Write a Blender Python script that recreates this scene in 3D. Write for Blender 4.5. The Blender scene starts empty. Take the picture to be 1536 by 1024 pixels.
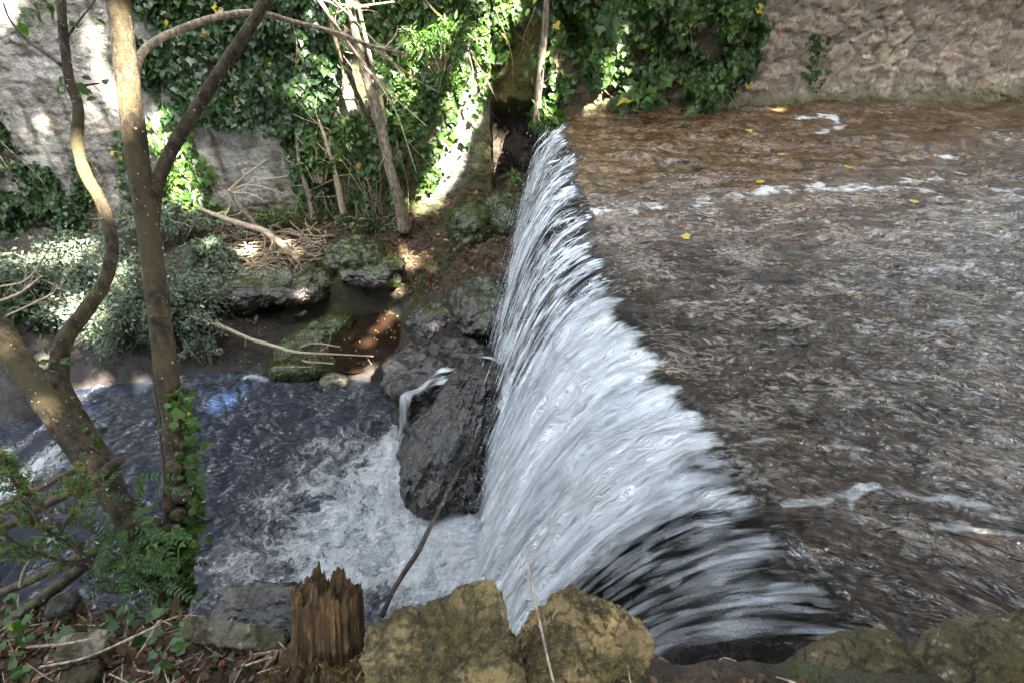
import bpy, math, random
import numpy as np
from math import radians, sin, cos, pi, tan

# ------------------------------------------------------------------ camera, sky, sun, exposure
SC = bpy.context.scene
COL = SC.collection
FPX, PITCH, CAMZ = 820.0, radians(38), 2.6
cam_d = bpy.data.cameras.new("camera")
cam_d.sensor_width = 36.0
cam_d.lens = 36.0 * FPX / 1536.0
cam_d.clip_start, cam_d.clip_end = 0.05, 500
cam = bpy.data.objects.new("camera", cam_d)
cam.location = (0, 0, CAMZ)
cam.rotation_euler = (radians(90) - PITCH, 0, 0)
COL.objects.link(cam)
SC.camera = cam

SUN_DIR = np.array([0.42, -0.60, 0.78]); SUN_DIR /= np.linalg.norm(SUN_DIR)   # towards the sun
sun_el = math.asin(SUN_DIR[2]); sun_az = math.atan2(SUN_DIR[0], SUN_DIR[1])   # azimuth from +Y, clockwise
world = bpy.data.worlds.new("World"); SC.world = world
world.use_nodes = True
wn = world.node_tree.nodes; wn.clear()
sky = wn.new("ShaderNodeTexSky"); sky.sky_type = 'NISHITA'; sky.sun_disc = False
sky.sun_elevation = sun_el; sky.sun_rotation = sun_az
sky.air_density = 1.0; sky.dust_density = 2.0; sky.ozone_density = 1.0
bg = wn.new("ShaderNodeBackground"); bg.inputs[1].default_value = 0.15
wo = wn.new("ShaderNodeOutputWorld")
hsv = wn.new('ShaderNodeHueSaturation'); hsv.inputs['Saturation'].default_value = 0.40   # hazy, milky sky
world.node_tree.links.new(sky.outputs[0], hsv.inputs['Color']); world.node_tree.links.new(hsv.outputs[0], bg.inputs[0]); world.node_tree.links.new(bg.outputs[0], wo.inputs[0])
sl = bpy.data.lights.new("sun", 'SUN'); sl.energy = 5.0; sl.angle = radians(0.5); sl.color = (1.0, 0.93, 0.82)
so = bpy.data.objects.new("sun", sl); COL.objects.link(so)
import mathutils
so.rotation_euler = mathutils.Vector((-SUN_DIR[0], -SUN_DIR[1], -SUN_DIR[2])).to_track_quat('-Z', 'Y').to_euler()
so.location = tuple(SUN_DIR * 30)
SC.view_settings.view_transform = 'Standard'
SC.view_settings.look = 'None'
SC.view_settings.exposure = 4.75
SC.view_settings.gamma = 1.0
SC.cycles.use_denoising = True
SC.cycles.max_bounces = 6
SC.cycles.diffuse_bounces = 3
SC.cycles.glossy_bounces = 3
SC.cycles.transmission_bounces = 3
SC.cycles.transparent_max_bounces = 16
SC.cycles.sample_clamp_indirect = 6.0
SC.cycles.caustics_reflective = False
SC.cycles.caustics_refractive = False

# ------------------------------------------------------------------ placing from the photograph's survey
def ray(px, py):
    r = (px - 768) / FPX; u = (512 - py) / FPX
    return np.array([r, cos(PITCH) + u * sin(PITCH), -sin(PITCH) + u * cos(PITCH)])
def at_z(px, py, z):
    d = ray(px, py); return d * ((z - CAMZ) / d[2]) + np.array([0, 0, CAMZ])
def at_y(px, py, y):
    d = ray(px, py); return d * (y / d[1]) + np.array([0, 0, CAMZ])
def at_d(px, py, k):
    return ray(px, py) * k + np.array([0, 0, CAMZ])

# ------------------------------------------------------------------ noise
def _h(ix, iy, iz, seed):
    h = (ix.astype(np.int64) * 374761393 + iy.astype(np.int64) * 668265263 + iz.astype(np.int64) * 2147483647 + seed * 974711) & 0xFFFFFFFF
    h = ((h ^ (h >> 13)) * 1274126177) & 0xFFFFFFFF
    h = ((h ^ (h >> 16)) * 2246822519) & 0xFFFFFFFF
    return h ^ (h >> 15)
def perlin(x, y, z=None, seed=0):
    x = np.asarray(x, float); y = np.asarray(y, float)
    z = np.zeros_like(x) if z is None else np.asarray(z, float)
    x, y, z = np.broadcast_arrays(x, y, z)
    xi, yi, zi = np.floor(x), np.floor(y), np.floor(z)
    fx, fy, fz = x - xi, y - yi, z - zi
    u = fx**3 * (fx * (fx * 6 - 15) + 10); v = fy**3 * (fy * (fy * 6 - 15) + 10); w = fz**3 * (fz * (fz * 6 - 15) + 10)
    out = 0
    for a in (0, 1):
        for b in (0, 1):
            for c in (0, 1):
                h = _h(xi + a, yi + b, zi + c, seed)
                gx = (h & 1023) / 511.5 - 1; gy = ((h >> 10) & 1023) / 511.5 - 1; gz = ((h >> 20) & 1023) / 511.5 - 1
                d = gx * (fx - a) + gy * (fy - b) + gz * (fz - c)
                out = out + d * (u if a else 1 - u) * (v if b else 1 - v) * (w if c else 1 - w)
    return out * 1.3
def fbm(x, y, z=None, seed=0, o=4, lac=2.03, g=0.5):
    s = 0; a = 1.0; f = 1.0
    for i in range(o):
        s = s + a * perlin(np.asarray(x) * f, np.asarray(y) * f, None if z is None else np.asarray(z) * f, seed + i * 17)
        a *= g; f *= lac
    return s
def ridged(x, y, z=None, seed=0, o=4, g=0.55):
    s = 0; a = 1.0; f = 1.0
    for i in range(o):
        s = s + a * (1 - 2.2 * np.abs(perlin(np.asarray(x) * f, np.asarray(y) * f, None if z is None else np.asarray(z) * f, seed + i * 17)))
        a *= g; f *= 2.05
    return s / 2
def voronoi(x, y, seed=0, jit=0.85):
    xi, yi = np.floor(x), np.floor(y)
    f1 = np.full(np.shape(x), 9.0); f2 = np.full(np.shape(x), 9.0); idr = np.zeros(np.shape(x))
    for a in (-1, 0, 1):
        for b in (-1, 0, 1):
            h = _h(xi + a, yi + b, np.zeros_like(xi), seed)
            px = xi + a + 0.5 + jit * ((h & 1023) / 1023 - 0.5); py = yi + b + 0.5 + jit * (((h >> 10) & 1023) / 1023 - 0.5)
            d = np.hypot(px - x, py - y); r = ((h >> 20) & 1023) / 1023
            n = d < f1
            f2 = np.where(n, f1, np.minimum(f2, d)); idr = np.where(n, r, idr); f1 = np.where(n, d, f1)
    return f1, f2, idr
def sst(a, b, x):
    t = np.clip((np.asarray(x, float) - a) / (b - a), 0, 1); return t * t * (3 - 2 * t)
def mix(a, b, t):
    a = np.asarray(a, float); b = np.asarray(b, float); t = np.asarray(t)[..., None]; return a * (1 - t) + b * t

# ------------------------------------------------------------------ mesh building
class MB:
    """collects vertices, faces and per-vertex attributes of one mesh"""
    def __init__(s): s.V = []; s.F = {3: [], 4: []}; s.A = {}; s.n = 0
    def add(s, V, F, **A):
        V = np.asarray(V, float).reshape(-1, 3)
        F = F if isinstance(F, (list, tuple)) else [F]
        for f in F:
            f = np.asarray(f, int)
            if f.size: s.F[f.shape[1]].append(f + s.n)
        for k, v in A.items():
            v = np.asarray(v, float)
            if v.ndim == 0: v = np.full(len(V), float(v))
            elif v.ndim == 1 and len(v) == 3 and k in ('col', 'flow') : v = np.tile(v, (len(V), 1))
            s.A.setdefault(k, []).append(v)
        s.V.append(V); s.n += len(V); return s
    def build(s, name, mat, parent=None, smooth=True):
        V = np.concatenate(s.V) if s.V else np.zeros((0, 3))
        me = bpy.data.meshes.new(name)
        f3 = np.concatenate(s.F[3]) if s.F[3] else np.zeros((0, 3), int)
        f4 = np.concatenate(s.F[4]) if s.F[4] else np.zeros((0, 4), int)
        loops = np.concatenate([f3.ravel(), f4.ravel()])
        n3, n4 = len(f3), len(f4)
        starts = np.concatenate([np.arange(n3) * 3, n3 * 3 + np.arange(n4) * 4])
        org = np.array(parent_origin(parent)) if parent else np.zeros(3)
        me.vertices.add(len(V)); me.vertices.foreach_set('co', (V - org).ravel())
        me.loops.add(len(loops)); me.loops.foreach_set('vertex_index', loops.astype(np.int32))
        me.polygons.add(n3 + n4); me.polygons.foreach_set('loop_start', starts.astype(np.int32))
        me.polygons.foreach_set('use_smooth', np.full(n3 + n4, smooth))
        for k, L in s.A.items():
            v = np.concatenate(L)
            if len(v) != len(V): continue
            if v.ndim == 1:
                a = me.attributes.new(k, 'FLOAT', 'POINT'); a.data.foreach_set('value', v)
            else:
                a = me.attributes.new(k, 'FLOAT_VECTOR', 'POINT'); a.data.foreach_set('vector', v.ravel())
        me.update(calc_edges=True); me.validate()
        me.materials.append(mat)
        o = bpy.data.objects.new(name, me); COL.objects.link(o)
        if parent: o.parent = parent
        return o
def parent_origin(o):
    p = np.zeros(3)
    while o is not None:
        p = p + np.array(o.location); o = o.parent
    return p
def tag(o, label, cat, group=None):
    o['label'] = label; o['category'] = cat
    if group: o['group'] = group
    return o
def thing(name, loc, label, cat, group=None):
    o = bpy.data.objects.new(name, None); o.empty_display_size = 0.1; o.location = tuple(loc); COL.objects.link(o)
    return tag(o, label, cat, group)
def kind(o, k): o['kind'] = k; return o
def grid_faces(nu, nv, wrap=False):
    i = np.arange(nu - 1)[:, None]; j = np.arange(nv if wrap else nv - 1)[None, :]
    j2 = (j + 1) % nv
    a = i * nv + j; b = i * nv + j2; c = (i + 1) * nv + j2; d = (i + 1) * nv + j
    return np.stack([a + 0 * b, b + 0 * a, c, d], -1).reshape(-1, 4)
def spline(pts, n):
    """Catmull-Rom through rows of pts (any width)"""
    p = np.asarray(pts, float)
    if len(p) == 2:
        t = np.linspace(0, 1, n)[:, None]; return p[0] * (1 - t) + p[1] * t
    q = np.vstack([2 * p[0] - p[1], p, 2 * p[-1] - p[-2]])
    t = np.linspace(0, len(p) - 1 - 1e-9, n); i = t.astype(int); f = (t - i)[:, None]
    a, b, c, d = q[i], q[i + 1], q[i + 2], q[i + 3]
    return 0.5 * (2 * b + (c - a) * f + (2 * a - 5 * b + 4 * c - d) * f**2 + (3 * b - a - 3 * c + d) * f**3)
def tube(mb, pts, rad, n=24, seg=10, rough=0.0, seed=0, cap=True, **A):
    """tapered tube through pts; rad is one radius per control point"""
    pts = np.asarray(pts, float); rad = np.asarray(rad, float)
    if rad.ndim == 0: rad = np.full(len(pts), float(rad))
    S = spline(np.hstack([pts, rad[:, None]]), n); C = S[:, :3]; R = np.maximum(S[:, 3], 1e-4)
    T = np.gradient(C, axis=0); T /= np.linalg.norm(T, axis=1)[:, None] + 1e-9
    up = np.array([0.31, 0.17, 0.93]); N = np.zeros_like(T); v = np.cross(T[0], up); v /= np.linalg.norm(v)
    for i in range(n):
        v = v - T[i] * v.dot(T[i]); v /= np.linalg.norm(v) + 1e-9; N[i] = v
    B = np.cross(T, N)
    th = np.linspace(0, 2 * pi, seg, endpoint=False)
    P = C[:, None, :] + R[:, None, None] * (np.cos(th)[None, :, None] * N[:, None, :] + np.sin(th)[None, :, None] * B[:, None, :])
    if rough:
        m = R.mean()
        d = fbm(P[..., 0] / m * .45, P[..., 1] / m * .45, P[..., 2] / m * .45, seed, 4) * rough
        P = C[:, None, :] + (P - C[:, None, :]) * (1 + d)[..., None]
    V = P.reshape(-1, 3); F = [grid_faces(n, seg, True)]
    if cap:
        V = np.vstack([V, C[0], C[-1]]); k = n * seg; j = np.arange(seg); j2 = (j + 1) % seg
        F.append(np.stack([np.full(seg, k), j2, j], 1)); F.append(np.stack([np.full(seg, k + 1), (n - 1) * seg + j, (n - 1) * seg + j2], 1))
    mb.add(V, F, **A); return C

# leaf templates: x across, y along the midrib, z off the surface
LEAF_IVY = (np.array([[0, 0, 0], [0, .5, .04], [0, 1, -.08], [-.38, -.12, .1], [-.55, .38, .1], [-.22, .62, .07], [.38, -.12, .1], [.55, .38, .1], [.22, .62, .07]]),
            np.array([[0, 1, 4, 3], [1, 2, 5, 4], [0, 6, 7, 1], [1, 7, 8, 2]]))
LEAF_OVAL = (np.array([[0, 0, 0], [0, 1, -.1], [-.24, .28, .06], [-.22, .66, .04], [.24, .28, .06], [.22, .66, .04]]),
             np.array([[0, 1, 3, 2], [0, 4, 5, 1]]))
LEAF_LONG = (np.array([[0, 0, 0], [0, 1, -.12], [-.12, .3, .03], [-.1, .7, .02], [.12, .3, .03], [.1, .7, .02]]),
             np.array([[0, 1, 3, 2], [0, 4, 5, 1]]))
def norm(v): return v / (np.linalg.norm(v, axis=-1, keepdims=True) + 1e-9)
def leaves(mb, tmpl, P, along, out, size, rng, curl=0.0):
    """leaves at P with midrib direction along and face direction out"""
    P = np.asarray(P, float); n = len(P)
    if n == 0: return
    along = norm(np.broadcast_to(along, (n, 3)).astype(float)); out = np.broadcast_to(out, (n, 3)).astype(float)
    X = norm(np.cross(along, out)); Z = np.cross(X, along)
    T, F = tmpl; s = np.broadcast_to(size, (n,)).astype(float)
    t = np.broadcast_to(T, (n,) + T.shape).copy()
    if curl: t[..., 2] += (rng.normal(0, curl, n))[:, None] * (t[..., 1] ** 2 + t[..., 0] ** 2)
    V = P[:, None, :] + s[:, None, None] * (t[..., 0:1] * X[:, None] + t[..., 1:2] * along[:, None] + t[..., 2:3] * Z[:, None])
    k = len(T); FF = (F[None] + (np.arange(n) * k)[:, None, None]).reshape(-1, F.shape[1])
    mb.add(V.reshape(-1, 3), FF, rnd=np.repeat(rng.random(n), k))
def in_poly(x, y, poly):
    poly = np.asarray(poly, float); r = np.zeros(np.shape(x), bool); j = len(poly) - 1
    for i in range(len(poly)):
        xi, yi = poly[i][:2]; xj, yj = poly[j][:2]
        c = ((yi > y) != (yj > y)) & (x < (xj - xi) * (y - yi) / (yj - yi + 1e-12) + xi); r ^= c; j = i
    return r

# ------------------------------------------------------------------ materials
class NT:
    def __init__(s, name):
        s.m = bpy.data.materials.new(name); s.m.use_nodes = True; s.t = s.m.node_tree; s.t.nodes.clear()
        s.out = s.t.nodes.new('ShaderNodeOutputMaterial')
    def n(s, typ, props=None, **inp):
        d = s.t.nodes.new('ShaderNode' + typ)
        for k, v in (props or {}).items(): setattr(d, k, v)
        for k, v in inp.items():
            k = int(k[1:]) if k[0] == 'i' and k[1:].isdigit() else k.replace('_', ' ')
            s.set(d.inputs[k], v)
        return d
    def set(s, sock, v):
        if isinstance(v, bpy.types.NodeSocket): s.t.links.new(v, sock)
        elif isinstance(v, bpy.types.Node): s.t.links.new(v.outputs[0], sock)
        else:
            if isinstance(v, tuple) and len(v) == 3 and sock.type == 'RGBA': v = v + (1,)
            sock.default_value = v
    def math(s, op, a, b=0.0, c=0.0, clamp=False):
        d = s.t.nodes.new('ShaderNodeMath'); d.operation = op; d.use_clamp = clamp
        s.set(d.inputs[0], a); s.set(d.inputs[1], b)
        if op in ('MULTIPLY_ADD', 'SMOOTH_MIN'): s.set(d.inputs[2], c)
        return d.outputs[0]
    def ss(s, x, a, b, lo=0.0, hi=1.0):
        d = s.t.nodes.new('ShaderNodeMapRange'); d.interpolation_type = 'SMOOTHSTEP'
        for i, v in enumerate((x, a, b, lo, hi)): s.set(d.inputs[i], v)
        return d.outputs[0]
    def mixc(s, f, a, b, blend='MIX'):
        d = s.t.nodes.new('ShaderNodeMix'); d.data_type = 'RGBA'; d.blend_type = blend
        s.set(d.inputs[0], f); s.set(d.inputs[6], a); s.set(d.inputs[7], b); return d.outputs[2]
    def attr(s, name, out='Fac'):
        d = s.t.nodes.new('ShaderNodeAttribute'); d.attribute_name = name; return d.outputs[out]
    def noise(s, vec, scale, detail=4, rough=.55, dist=0.0):
        d = s.t.nodes.new('ShaderNodeTexNoise'); s.set(d.inputs['Vector'], vec)
        d.inputs['Scale'].default_value = scale; d.inputs['Detail'].default_value = detail
        d.inputs['Roughness'].default_value = rough; d.inputs['Distortion'].default_value = dist
        return d.outputs['Fac']
    def pos(s): return s.n('NewGeometry').outputs['Position']
    def obj(s): return s.n('TexCoord').outputs['Object']
    def vmul(s, v, xyz):
        d = s.t.nodes.new('ShaderNodeVectorMath'); d.operation = 'MULTIPLY'; s.set(d.inputs[0], v); d.inputs[1].default_value = xyz; return d.outputs[0]
    def bump(s, h, strength, dist):
        d = s.t.nodes.new('ShaderNodeBump'); s.set(d.inputs['Strength'], strength); d.inputs['Distance'].default_value = dist
        s.set(d.inputs['Height'], h); return d.outputs[0]
    def end(s, shader):
        s.set(s.out.inputs[0], shader); return s.m

def mat_vcol(name, rough=(.7, .95), scale=18, var=.35, bump=.5, bdist=.02, spec=.4, fine=90, wet=False):
    """colour from the mesh's own 'col' attribute, broken up by procedural grain"""
    t = NT(name); p = t.pos(); c = t.attr('col', 'Color')
    n1 = t.noise(p, scale, 6, .62); n2 = t.noise(p, fine, 4, .6)
    g = t.math('MULTIPLY_ADD', n1, 2 * var, 1 - var); g = t.math('MULTIPLY', g, t.math('MULTIPLY_ADD', n2, 2 * var * .9, 1 - var * .9))
    col = t.mixc(1.0, c, t.n('CombineColor', i0=g, i1=g, i2=g).outputs[0], 'MULTIPLY')
    h = t.math('MULTIPLY_ADD', n2, .45, n1)
    ro = t.ss(n1, .3, .7, rough[0], rough[1])
    b = t.n('BsdfPrincipled', Base_Color=col, Roughness=ro, Normal=t.bump(h, bump, bdist)); b.inputs['Specular IOR Level'].default_value = spec
    return t.end(b)
def mat_leaf(name, dark, light, odd=None, oddness=.03, rough=.45, trans=.35, spec=.35):
    t = NT(name); r = t.attr('rnd'); p = t.pos()
    n = t.noise(p, 1.7, 3, .5)
    f = t.math('ADD', t.math('MULTIPLY', r, .75), t.math('MULTIPLY_ADD', n, 1.0, -.4), clamp=True)
    c = t.mixc(f, dark, light)
    if odd:
        sel = t.math('GREATER_THAN', t.math('FRACT', t.math('MULTIPLY', r, 91.7)), 1 - oddness); c = t.mixc(sel, c, odd)
    fine = t.noise(p, 60, 3, .6); g = t.math('MULTIPLY_ADD', fine, .7, .65)
    c = t.mixc(1.0, c, t.n('CombineColor', i0=g, i1=g, i2=g).outputs[0], 'MULTIPLY')
    b = t.n('BsdfPrincipled', Base_Color=c, Roughness=rough); b.inputs['Specular IOR Level'].default_value = spec
    tr = t.n('BsdfTranslucent', Color=t.mixc(1.0, c, (1.1, 1.25, .5), 'MULTIPLY'))
    return t.end(t.n('MixShader', i0=trans, i1=b, i2=tr))
def mat_bark(name, dark, light, moss, mossy=.5, scale=30, bump=.7, bd=.012):
    t = NT(name); p = t.pos(); n1 = t.noise(t.vmul(p, (1, 1, .35)), scale, 6, .65); n2 = t.noise(p, 5, 4, .6); n3 = t.noise(p, 160, 3, .6)
    c = t.mixc(t.ss(n1, .40, .62), dark, light)
    c = t.mixc(t.ss(n2, .62 - mossy * .3, .72 - mossy * .2), c, t.mixc(n3, moss, light))
    sp = t.ss(t.noise(p, 70, 2, .5), .68, .74); c = t.mixc(sp, c, (.34, .33, .27))
    h = t.math('MULTIPLY_ADD', n3, .3, n1)
    b = t.n('BsdfPrincipled', Base_Color=c, Roughness=.85, Normal=t.bump(h, bump, bd)); b.inputs['Specular IOR Level'].default_value = .25
    return t.end(b)

M = {}
M['terrain'] = mat_vcol('soil and rock', (.2, .85), 9, .5, 1.0, .06)
M['wall'] = mat_vcol('wall stone', (.8, .97), 12, .6, 1.0, .07, .25, 45)
M['wet'] = mat_vcol('wet rock', (.10, .36), 8, .5, 1.0, .035, .7, 40)
M['boulder'] = mat_vcol('mossy limestone', (.75, .95), 38, .6, 1.0, .03, .3, 190)
M['wood'] = mat_vcol('rotten wood', (.7, .95), 60, .55, 1.0, .012, .25, 300)
M['moss'] = mat_leaf('moss', (.022, .032, .006), (.085, .10, .014), rough=.9, trans=.15, spec=.1)
M['ivy'] = mat_leaf('ivy leaf', (.008, .022, .008), (.034, .075, .018), (.3, .22, .03), .012, .42, .3)
M['ivy_bright'] = mat_leaf('young ivy leaf', (.009, .028, .006), (.066, .130, .022), (.4, .3, .04), .01, .42, .35)
M['shrub'] = mat_leaf('grey green leaf', (.028, .048, .034), (.12, .155, .105), (.30, .30, .16), .03, .5, .3)
M['fern'] = mat_leaf('fresh green leaf', (.014, .040, .007), (.062, .130, .018), rough=.45, trans=.45)
M['yew'] = mat_leaf('needle green leaf', (.02, .05, .01), (.12, .19, .03), (.25, .12, .03), .08, .5, .35)
M['litter'] = mat_leaf('dead leaf', (.03, .017, .009), (.14, .08, .042), (.26, .14, .09), .06, .75, .12, .2)
M['yellow'] = mat_leaf('yellow leaf', (.45, .33, .05), (.62, .48, .12), rough=.5, trans=.3)
M['bark'] = mat_bark('mossy bark', (.016, .012, .007), (.062, .045, .024), (.042, .037, .011), .5, 34, 1.0, .02)
M['bark_grey'] = mat_bark('grey bark', (.07, .055, .04), (.22, .18, .13), (.10, .09, .04), .25)
M['twig'] = mat_bark('dry twig', (.16, .12, .08), (.36, .29, .2), (.25, .2, .12), .2, 60)
M['dark_twig'] = mat_bark('dark wet stick', (.02, .014, .012), (.06, .045, .04), (.05, .04, .03), .2, 60)
M['log'] = mat_bark('rotting log', (.02, .015, .01), (.075, .055, .035), (.05, .055, .015), .4, 40)

# ================================================================== THE LAND
def wall_y(x):                        # front of the stone walls along the far side
    x = np.asarray(x, float)
    return np.where(x < -.35, 9.55 + np.minimum(0, x + 2.5) * .13, np.where(x < .62, 9.95, 9.42 + .105 * (x - .8)))
LIPY = np.array([0.5, 1.1, 1.48, 2.3, 3.1, 3.9, 5.2, 6.4, 7.7, 8.9, 10.5])
LIPX = np.array([2.05, 1.75, 1.53, 1.36, 1.14, .95, .86, .83, .84, .86, .9])
def lipx(y):
    y = np.asarray(y, float)
    return np.interp(y, LIPY, LIPX) + (.05 * fbm(y * 1.6, y * 0 + 3.3, seed=5, o=3) + .075 * fbm(y * 5.0, y * 0 + 1.3, seed=6, o=4)) * sst(1.2, 2.0, y)
def bank_edge(x): return np.interp(x, [-40, -3.2, -2.2, -1.2, -.8, 1.2, 2.0, 3.5, 40], [.5, 1.12, 1.08, .92, .72, .62, .62, .8, 1.0]) + .05 * fbm(np.asarray(x) * 2.3, np.asarray(x) * 0, seed=8, o=3)
def bank_z(x, y): return np.interp(x, [-40, -3, -2, -1.2, -.4, 1.4, 3, 40], [.55, .45, .52, .70, .92, .95, 1.0, 1.3]) + (0.9 - y) * np.interp(x, [-3, -1, 0], [.35, .35, .2])
def shore(x): return np.interp(x, [-40, -8, -7, -4.5, -1.7, -.9, .3], [4.6, 5.6, 5.85, 6.35, 6.4, 6.1, 5.6]) + .10 * fbm(np.asarray(x) * 1.3, np.asarray(x) * 0 + 7, seed=9, o=3)
POOL_C, POOL_R = np.array([-2.36, 7.12]), np.array([.62, .74])
def terrain(x, y):
    lx = lipx(y); o = lx - x
    zu = -.15 + .05 * fbm(x * 1.1, y * 1.4, seed=2, o=3)
    z = np.where(o < 0, zu, zu - 3.25 * np.clip(o / 1.25, 0, 1) ** 1.5)
    z = np.maximum(z, -3.5 + .05 * fbm(x * 2, y * 2, seed=3))
    rough = fbm(x * 1.6, y * 1.6, seed=21, o=5); rid = ridged(x * 1.3, y * 1.1, seed=22, o=4)
    # far bank
    s = y - shore(x)
    right = np.interp(s, [-1.2, -.3, 0, .35, 1.35, 1.6, 2.0, 3.3, 5], [-3.6, -3.2, -2.98, -2.86, -2.74, -2.42, -2.1, -1.82, -1.7])
    cut = np.interp(s, [-1.2, -.3, 0, .35, 1.28, 1.36, 1.75, 3.3, 5], [-3.6, -3.2, -2.98, -2.90, -2.84, -2.28, -2.06, -1.82, -1.7]); cw = sst(-2.2, -2.7, x); right = right * (1 - cw) + cut * cw
    left = np.interp(s, [-.6, 0, .3, 1.2, 3, 5], [-3.6, -3.05, -2.75, -2.3, -1.75, -1.6])
    wl = sst(-3.6, -4.6, x)
    bank = right * (1 - wl) + left * wl
    bank = bank + (.10 * rough + .05 * fbm(x * 6, y * 6, seed=25, o=4)) * sst(0, .5, s) * (.35 + .65 * sst(1.2, 1.9, s) + wl * .4).clip(0, 1)
    # pool hollow, its rim and a mossy tongue beside it
    q = np.hypot((x - POOL_C[0]) / POOL_R[0], (y - POOL_C[1]) / POOL_R[1])
    bank = bank - .30 * sst(1.12, .75, q) + .05 * np.exp(-((q - 1.2) / .16) ** 2)
    tng = np.exp(-(((x + 3.12 - .45 * (y - 7.1)) / .28) ** 2 + ((y - 7.1) / .55) ** 2)); bank = bank + .16 * tng
    m2 = np.exp(-(((x + 2.95) / .33) ** 2 + ((y - 6.5) / .16) ** 2)); bank = bank + .22 * m2
    mnd = np.exp(-(((x + 2.12) / .3) ** 2 + ((y - 6.28) / .2) ** 2)); bank = bank + .20 * mnd
    # tufa apron between pool and fall
    ap = -2.93 + (x + 2) * .27 + (y - 6.5) * .22 + .17 * rid + .05 * fbm(x * 5, y * 4, seed=31)
    am = sst(-2.1, -1.55, x) * sst(5.6, 6.2, y + .2 * x)
    far = np.maximum(bank, np.where(am > 0, ap * am + bank * (1 - am), -9))
    # mossy mound climbing into the dark nook
    far = far + .55 * np.exp(-(((x + .75) / .5) ** 2 + ((y - 9.2) / .55) ** 2)) + .5 * np.exp(-(((x - .1) / .35) ** 2 + ((y - 9.5) / .5) ** 2))
    inrav = sst(.75, .35, x - (lx - .86))
    z = np.where(s > -1.3, np.maximum(z, far * inrav + (1 - inrav) * -9), z)
    # near bank and its drop
    e = bank_edge(x); t = sst(e + .30, e - .02, y)
    bz = bank_z(x, y) + .035 * fbm(x * 5, y * 5, seed=41, o=5) + .02 * ridged(x * 9, y * 9, seed=42, o=3)
    z = z * (1 - t) + bz * t
    # the ground held back by the far walls
    z = np.where(y > wall_y(x) + .35, 3.1 + .1 * rough, z)
    return z
def land_xs(a): return np.concatenate(a)
xs = land_xs([np.geomspace(-60, -9.2, 14), np.arange(-9, -2.4, .055), np.arange(-2.4, 2.3, .0155), np.arange(2.3, 10, .09), np.geomspace(10.2, 60, 14)])
ys = land_xs([-np.geomspace(60, .5, 12), np.arange(-.4, .27, .1), np.arange(.28, 1.3, .0115), np.arange(1.3, 10.6, .045), np.geomspace(10.8, 70, 12)])
X, Y = np.meshgrid(xs, ys, indexing='ij'); Z = terrain(X, Y)
def land_colour(X, Y, Z):
    n = fbm(X * 2.2, Y * 2.2, seed=51, o=4); n2 = fbm(X * 7, Y * 7, seed=52, o=4)
    c = np.tile(np.array([.017, .013, .010]), X.shape + (1,))                       # wet tufa, darkened to carry the far bank's shade
    c = mix(c, [.036, .029, .023], sst(-.1, .6, n2))
    s = Y - shore(X)
    soil = sst(1.35, 1.8, s + .25 * n) * sst(.7, .2, X) * sst(-9, -8, -np.abs(X) )
    c = mix(c, [.038, .026, .017], soil); c = mix(c, [.075, .052, .034], soil * sst(.15, .6, n2))
    moss = sst(-.05, .35, n + .25 * n2) * sst(-1.6, -1.1, X * -1 - 2.2) * 0
    mz = (sst(.0, .45, n + .3 * n2) * sst(.9, 1.7, s) * sst(.6, .2, X) * (Y < 9.9))
    mz = np.maximum(mz, np.exp(-(((X + 3.12 - .45 * (Y - 7.1)) / .34) ** 2 + ((Y - 7.1) / .62) ** 2)) * 1.6 * sst(-.5, .2, n2 + .4))
    mz = np.maximum(mz, np.exp(-(((X + 2.95) / .38) ** 2 + ((Y - 6.5) / .2) ** 2)) * 1.5)
    mz = np.maximum(mz, np.exp(-(((X + 1.55) / .25) ** 2 + ((Y - 7.8) / .55) ** 2)) * 1.5 * sst(-.5, .3, n2 + .2))
    mz = np.maximum(mz, np.exp(-(((X + .75) / .5) ** 2 + ((Y - 9.0) / .55) ** 2)) * 1.4)
    c = mix(c, [.030, .036, .008], np.clip(mz, 0, 1)); c = mix(c, [.06, .062, .014], np.clip(mz, 0, 1) * sst(.1, .6, n2))
    up = (X > lipx(Y) - .02) & (Y > bank_edge(X)); c = mix(c, [.075, .052, .03], up * 1.0)
    nb = sst(bank_edge(X) + .08, bank_edge(X) - .02, Y)
    c = mix(c, [.032, .020, .012], nb); c = mix(c, [.07, .046, .028], nb * sst(.1, .6, n2)); c = mix(c, [.05, .055, .015], nb * sst(.25, .7, n) * .7)
    return c
mb = MB(); V = np.stack([X, Y, Z], -1).reshape(-1, 3)
mb.add(V, grid_faces(len(xs), len(ys)), col=land_colour(X, Y, Z).reshape(-1, 3))
ground = kind(mb.build('ground', M['terrain']), 'structure')

# ================================================================== STONE WALLS
def wall_mesh(name, x0, x1, z0, z1, res, disp, colour, label, ztop_fine=1.75):
    xs = np.arange(x0, x1 + res * .5, res); zs = np.concatenate([np.arange(z0, ztop_fine, res), np.linspace(ztop_fine, z1, 26)])
    X, Zz = np.meshgrid(xs, zs, indexing='ij'); d = disp(X, Zz); Yf = wall_y(X) - d
    V = np.stack([X, Yf, Zz], -1)
    n = len(xs)
    topb = np.stack([xs, wall_y(xs) + .5, np.full(n, z1)], -1); botb = np.stack([xs, wall_y(xs) + .5, np.full(n, z0)], -1)
    V = np.concatenate([V, topb[:, None], botb[:, None]], 1)
    c = colour(X, Zz, d); c = np.concatenate([c, c[:, -1:], c[:, -1:]], 1)
    b = MB(); b.add(V.reshape(-1, 3), grid_faces(n, len(zs) + 2)[:, ::1], col=c.reshape(-1, 3))
    return tag(b.build(name, M['wall']), label, 'stone wall')
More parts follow.
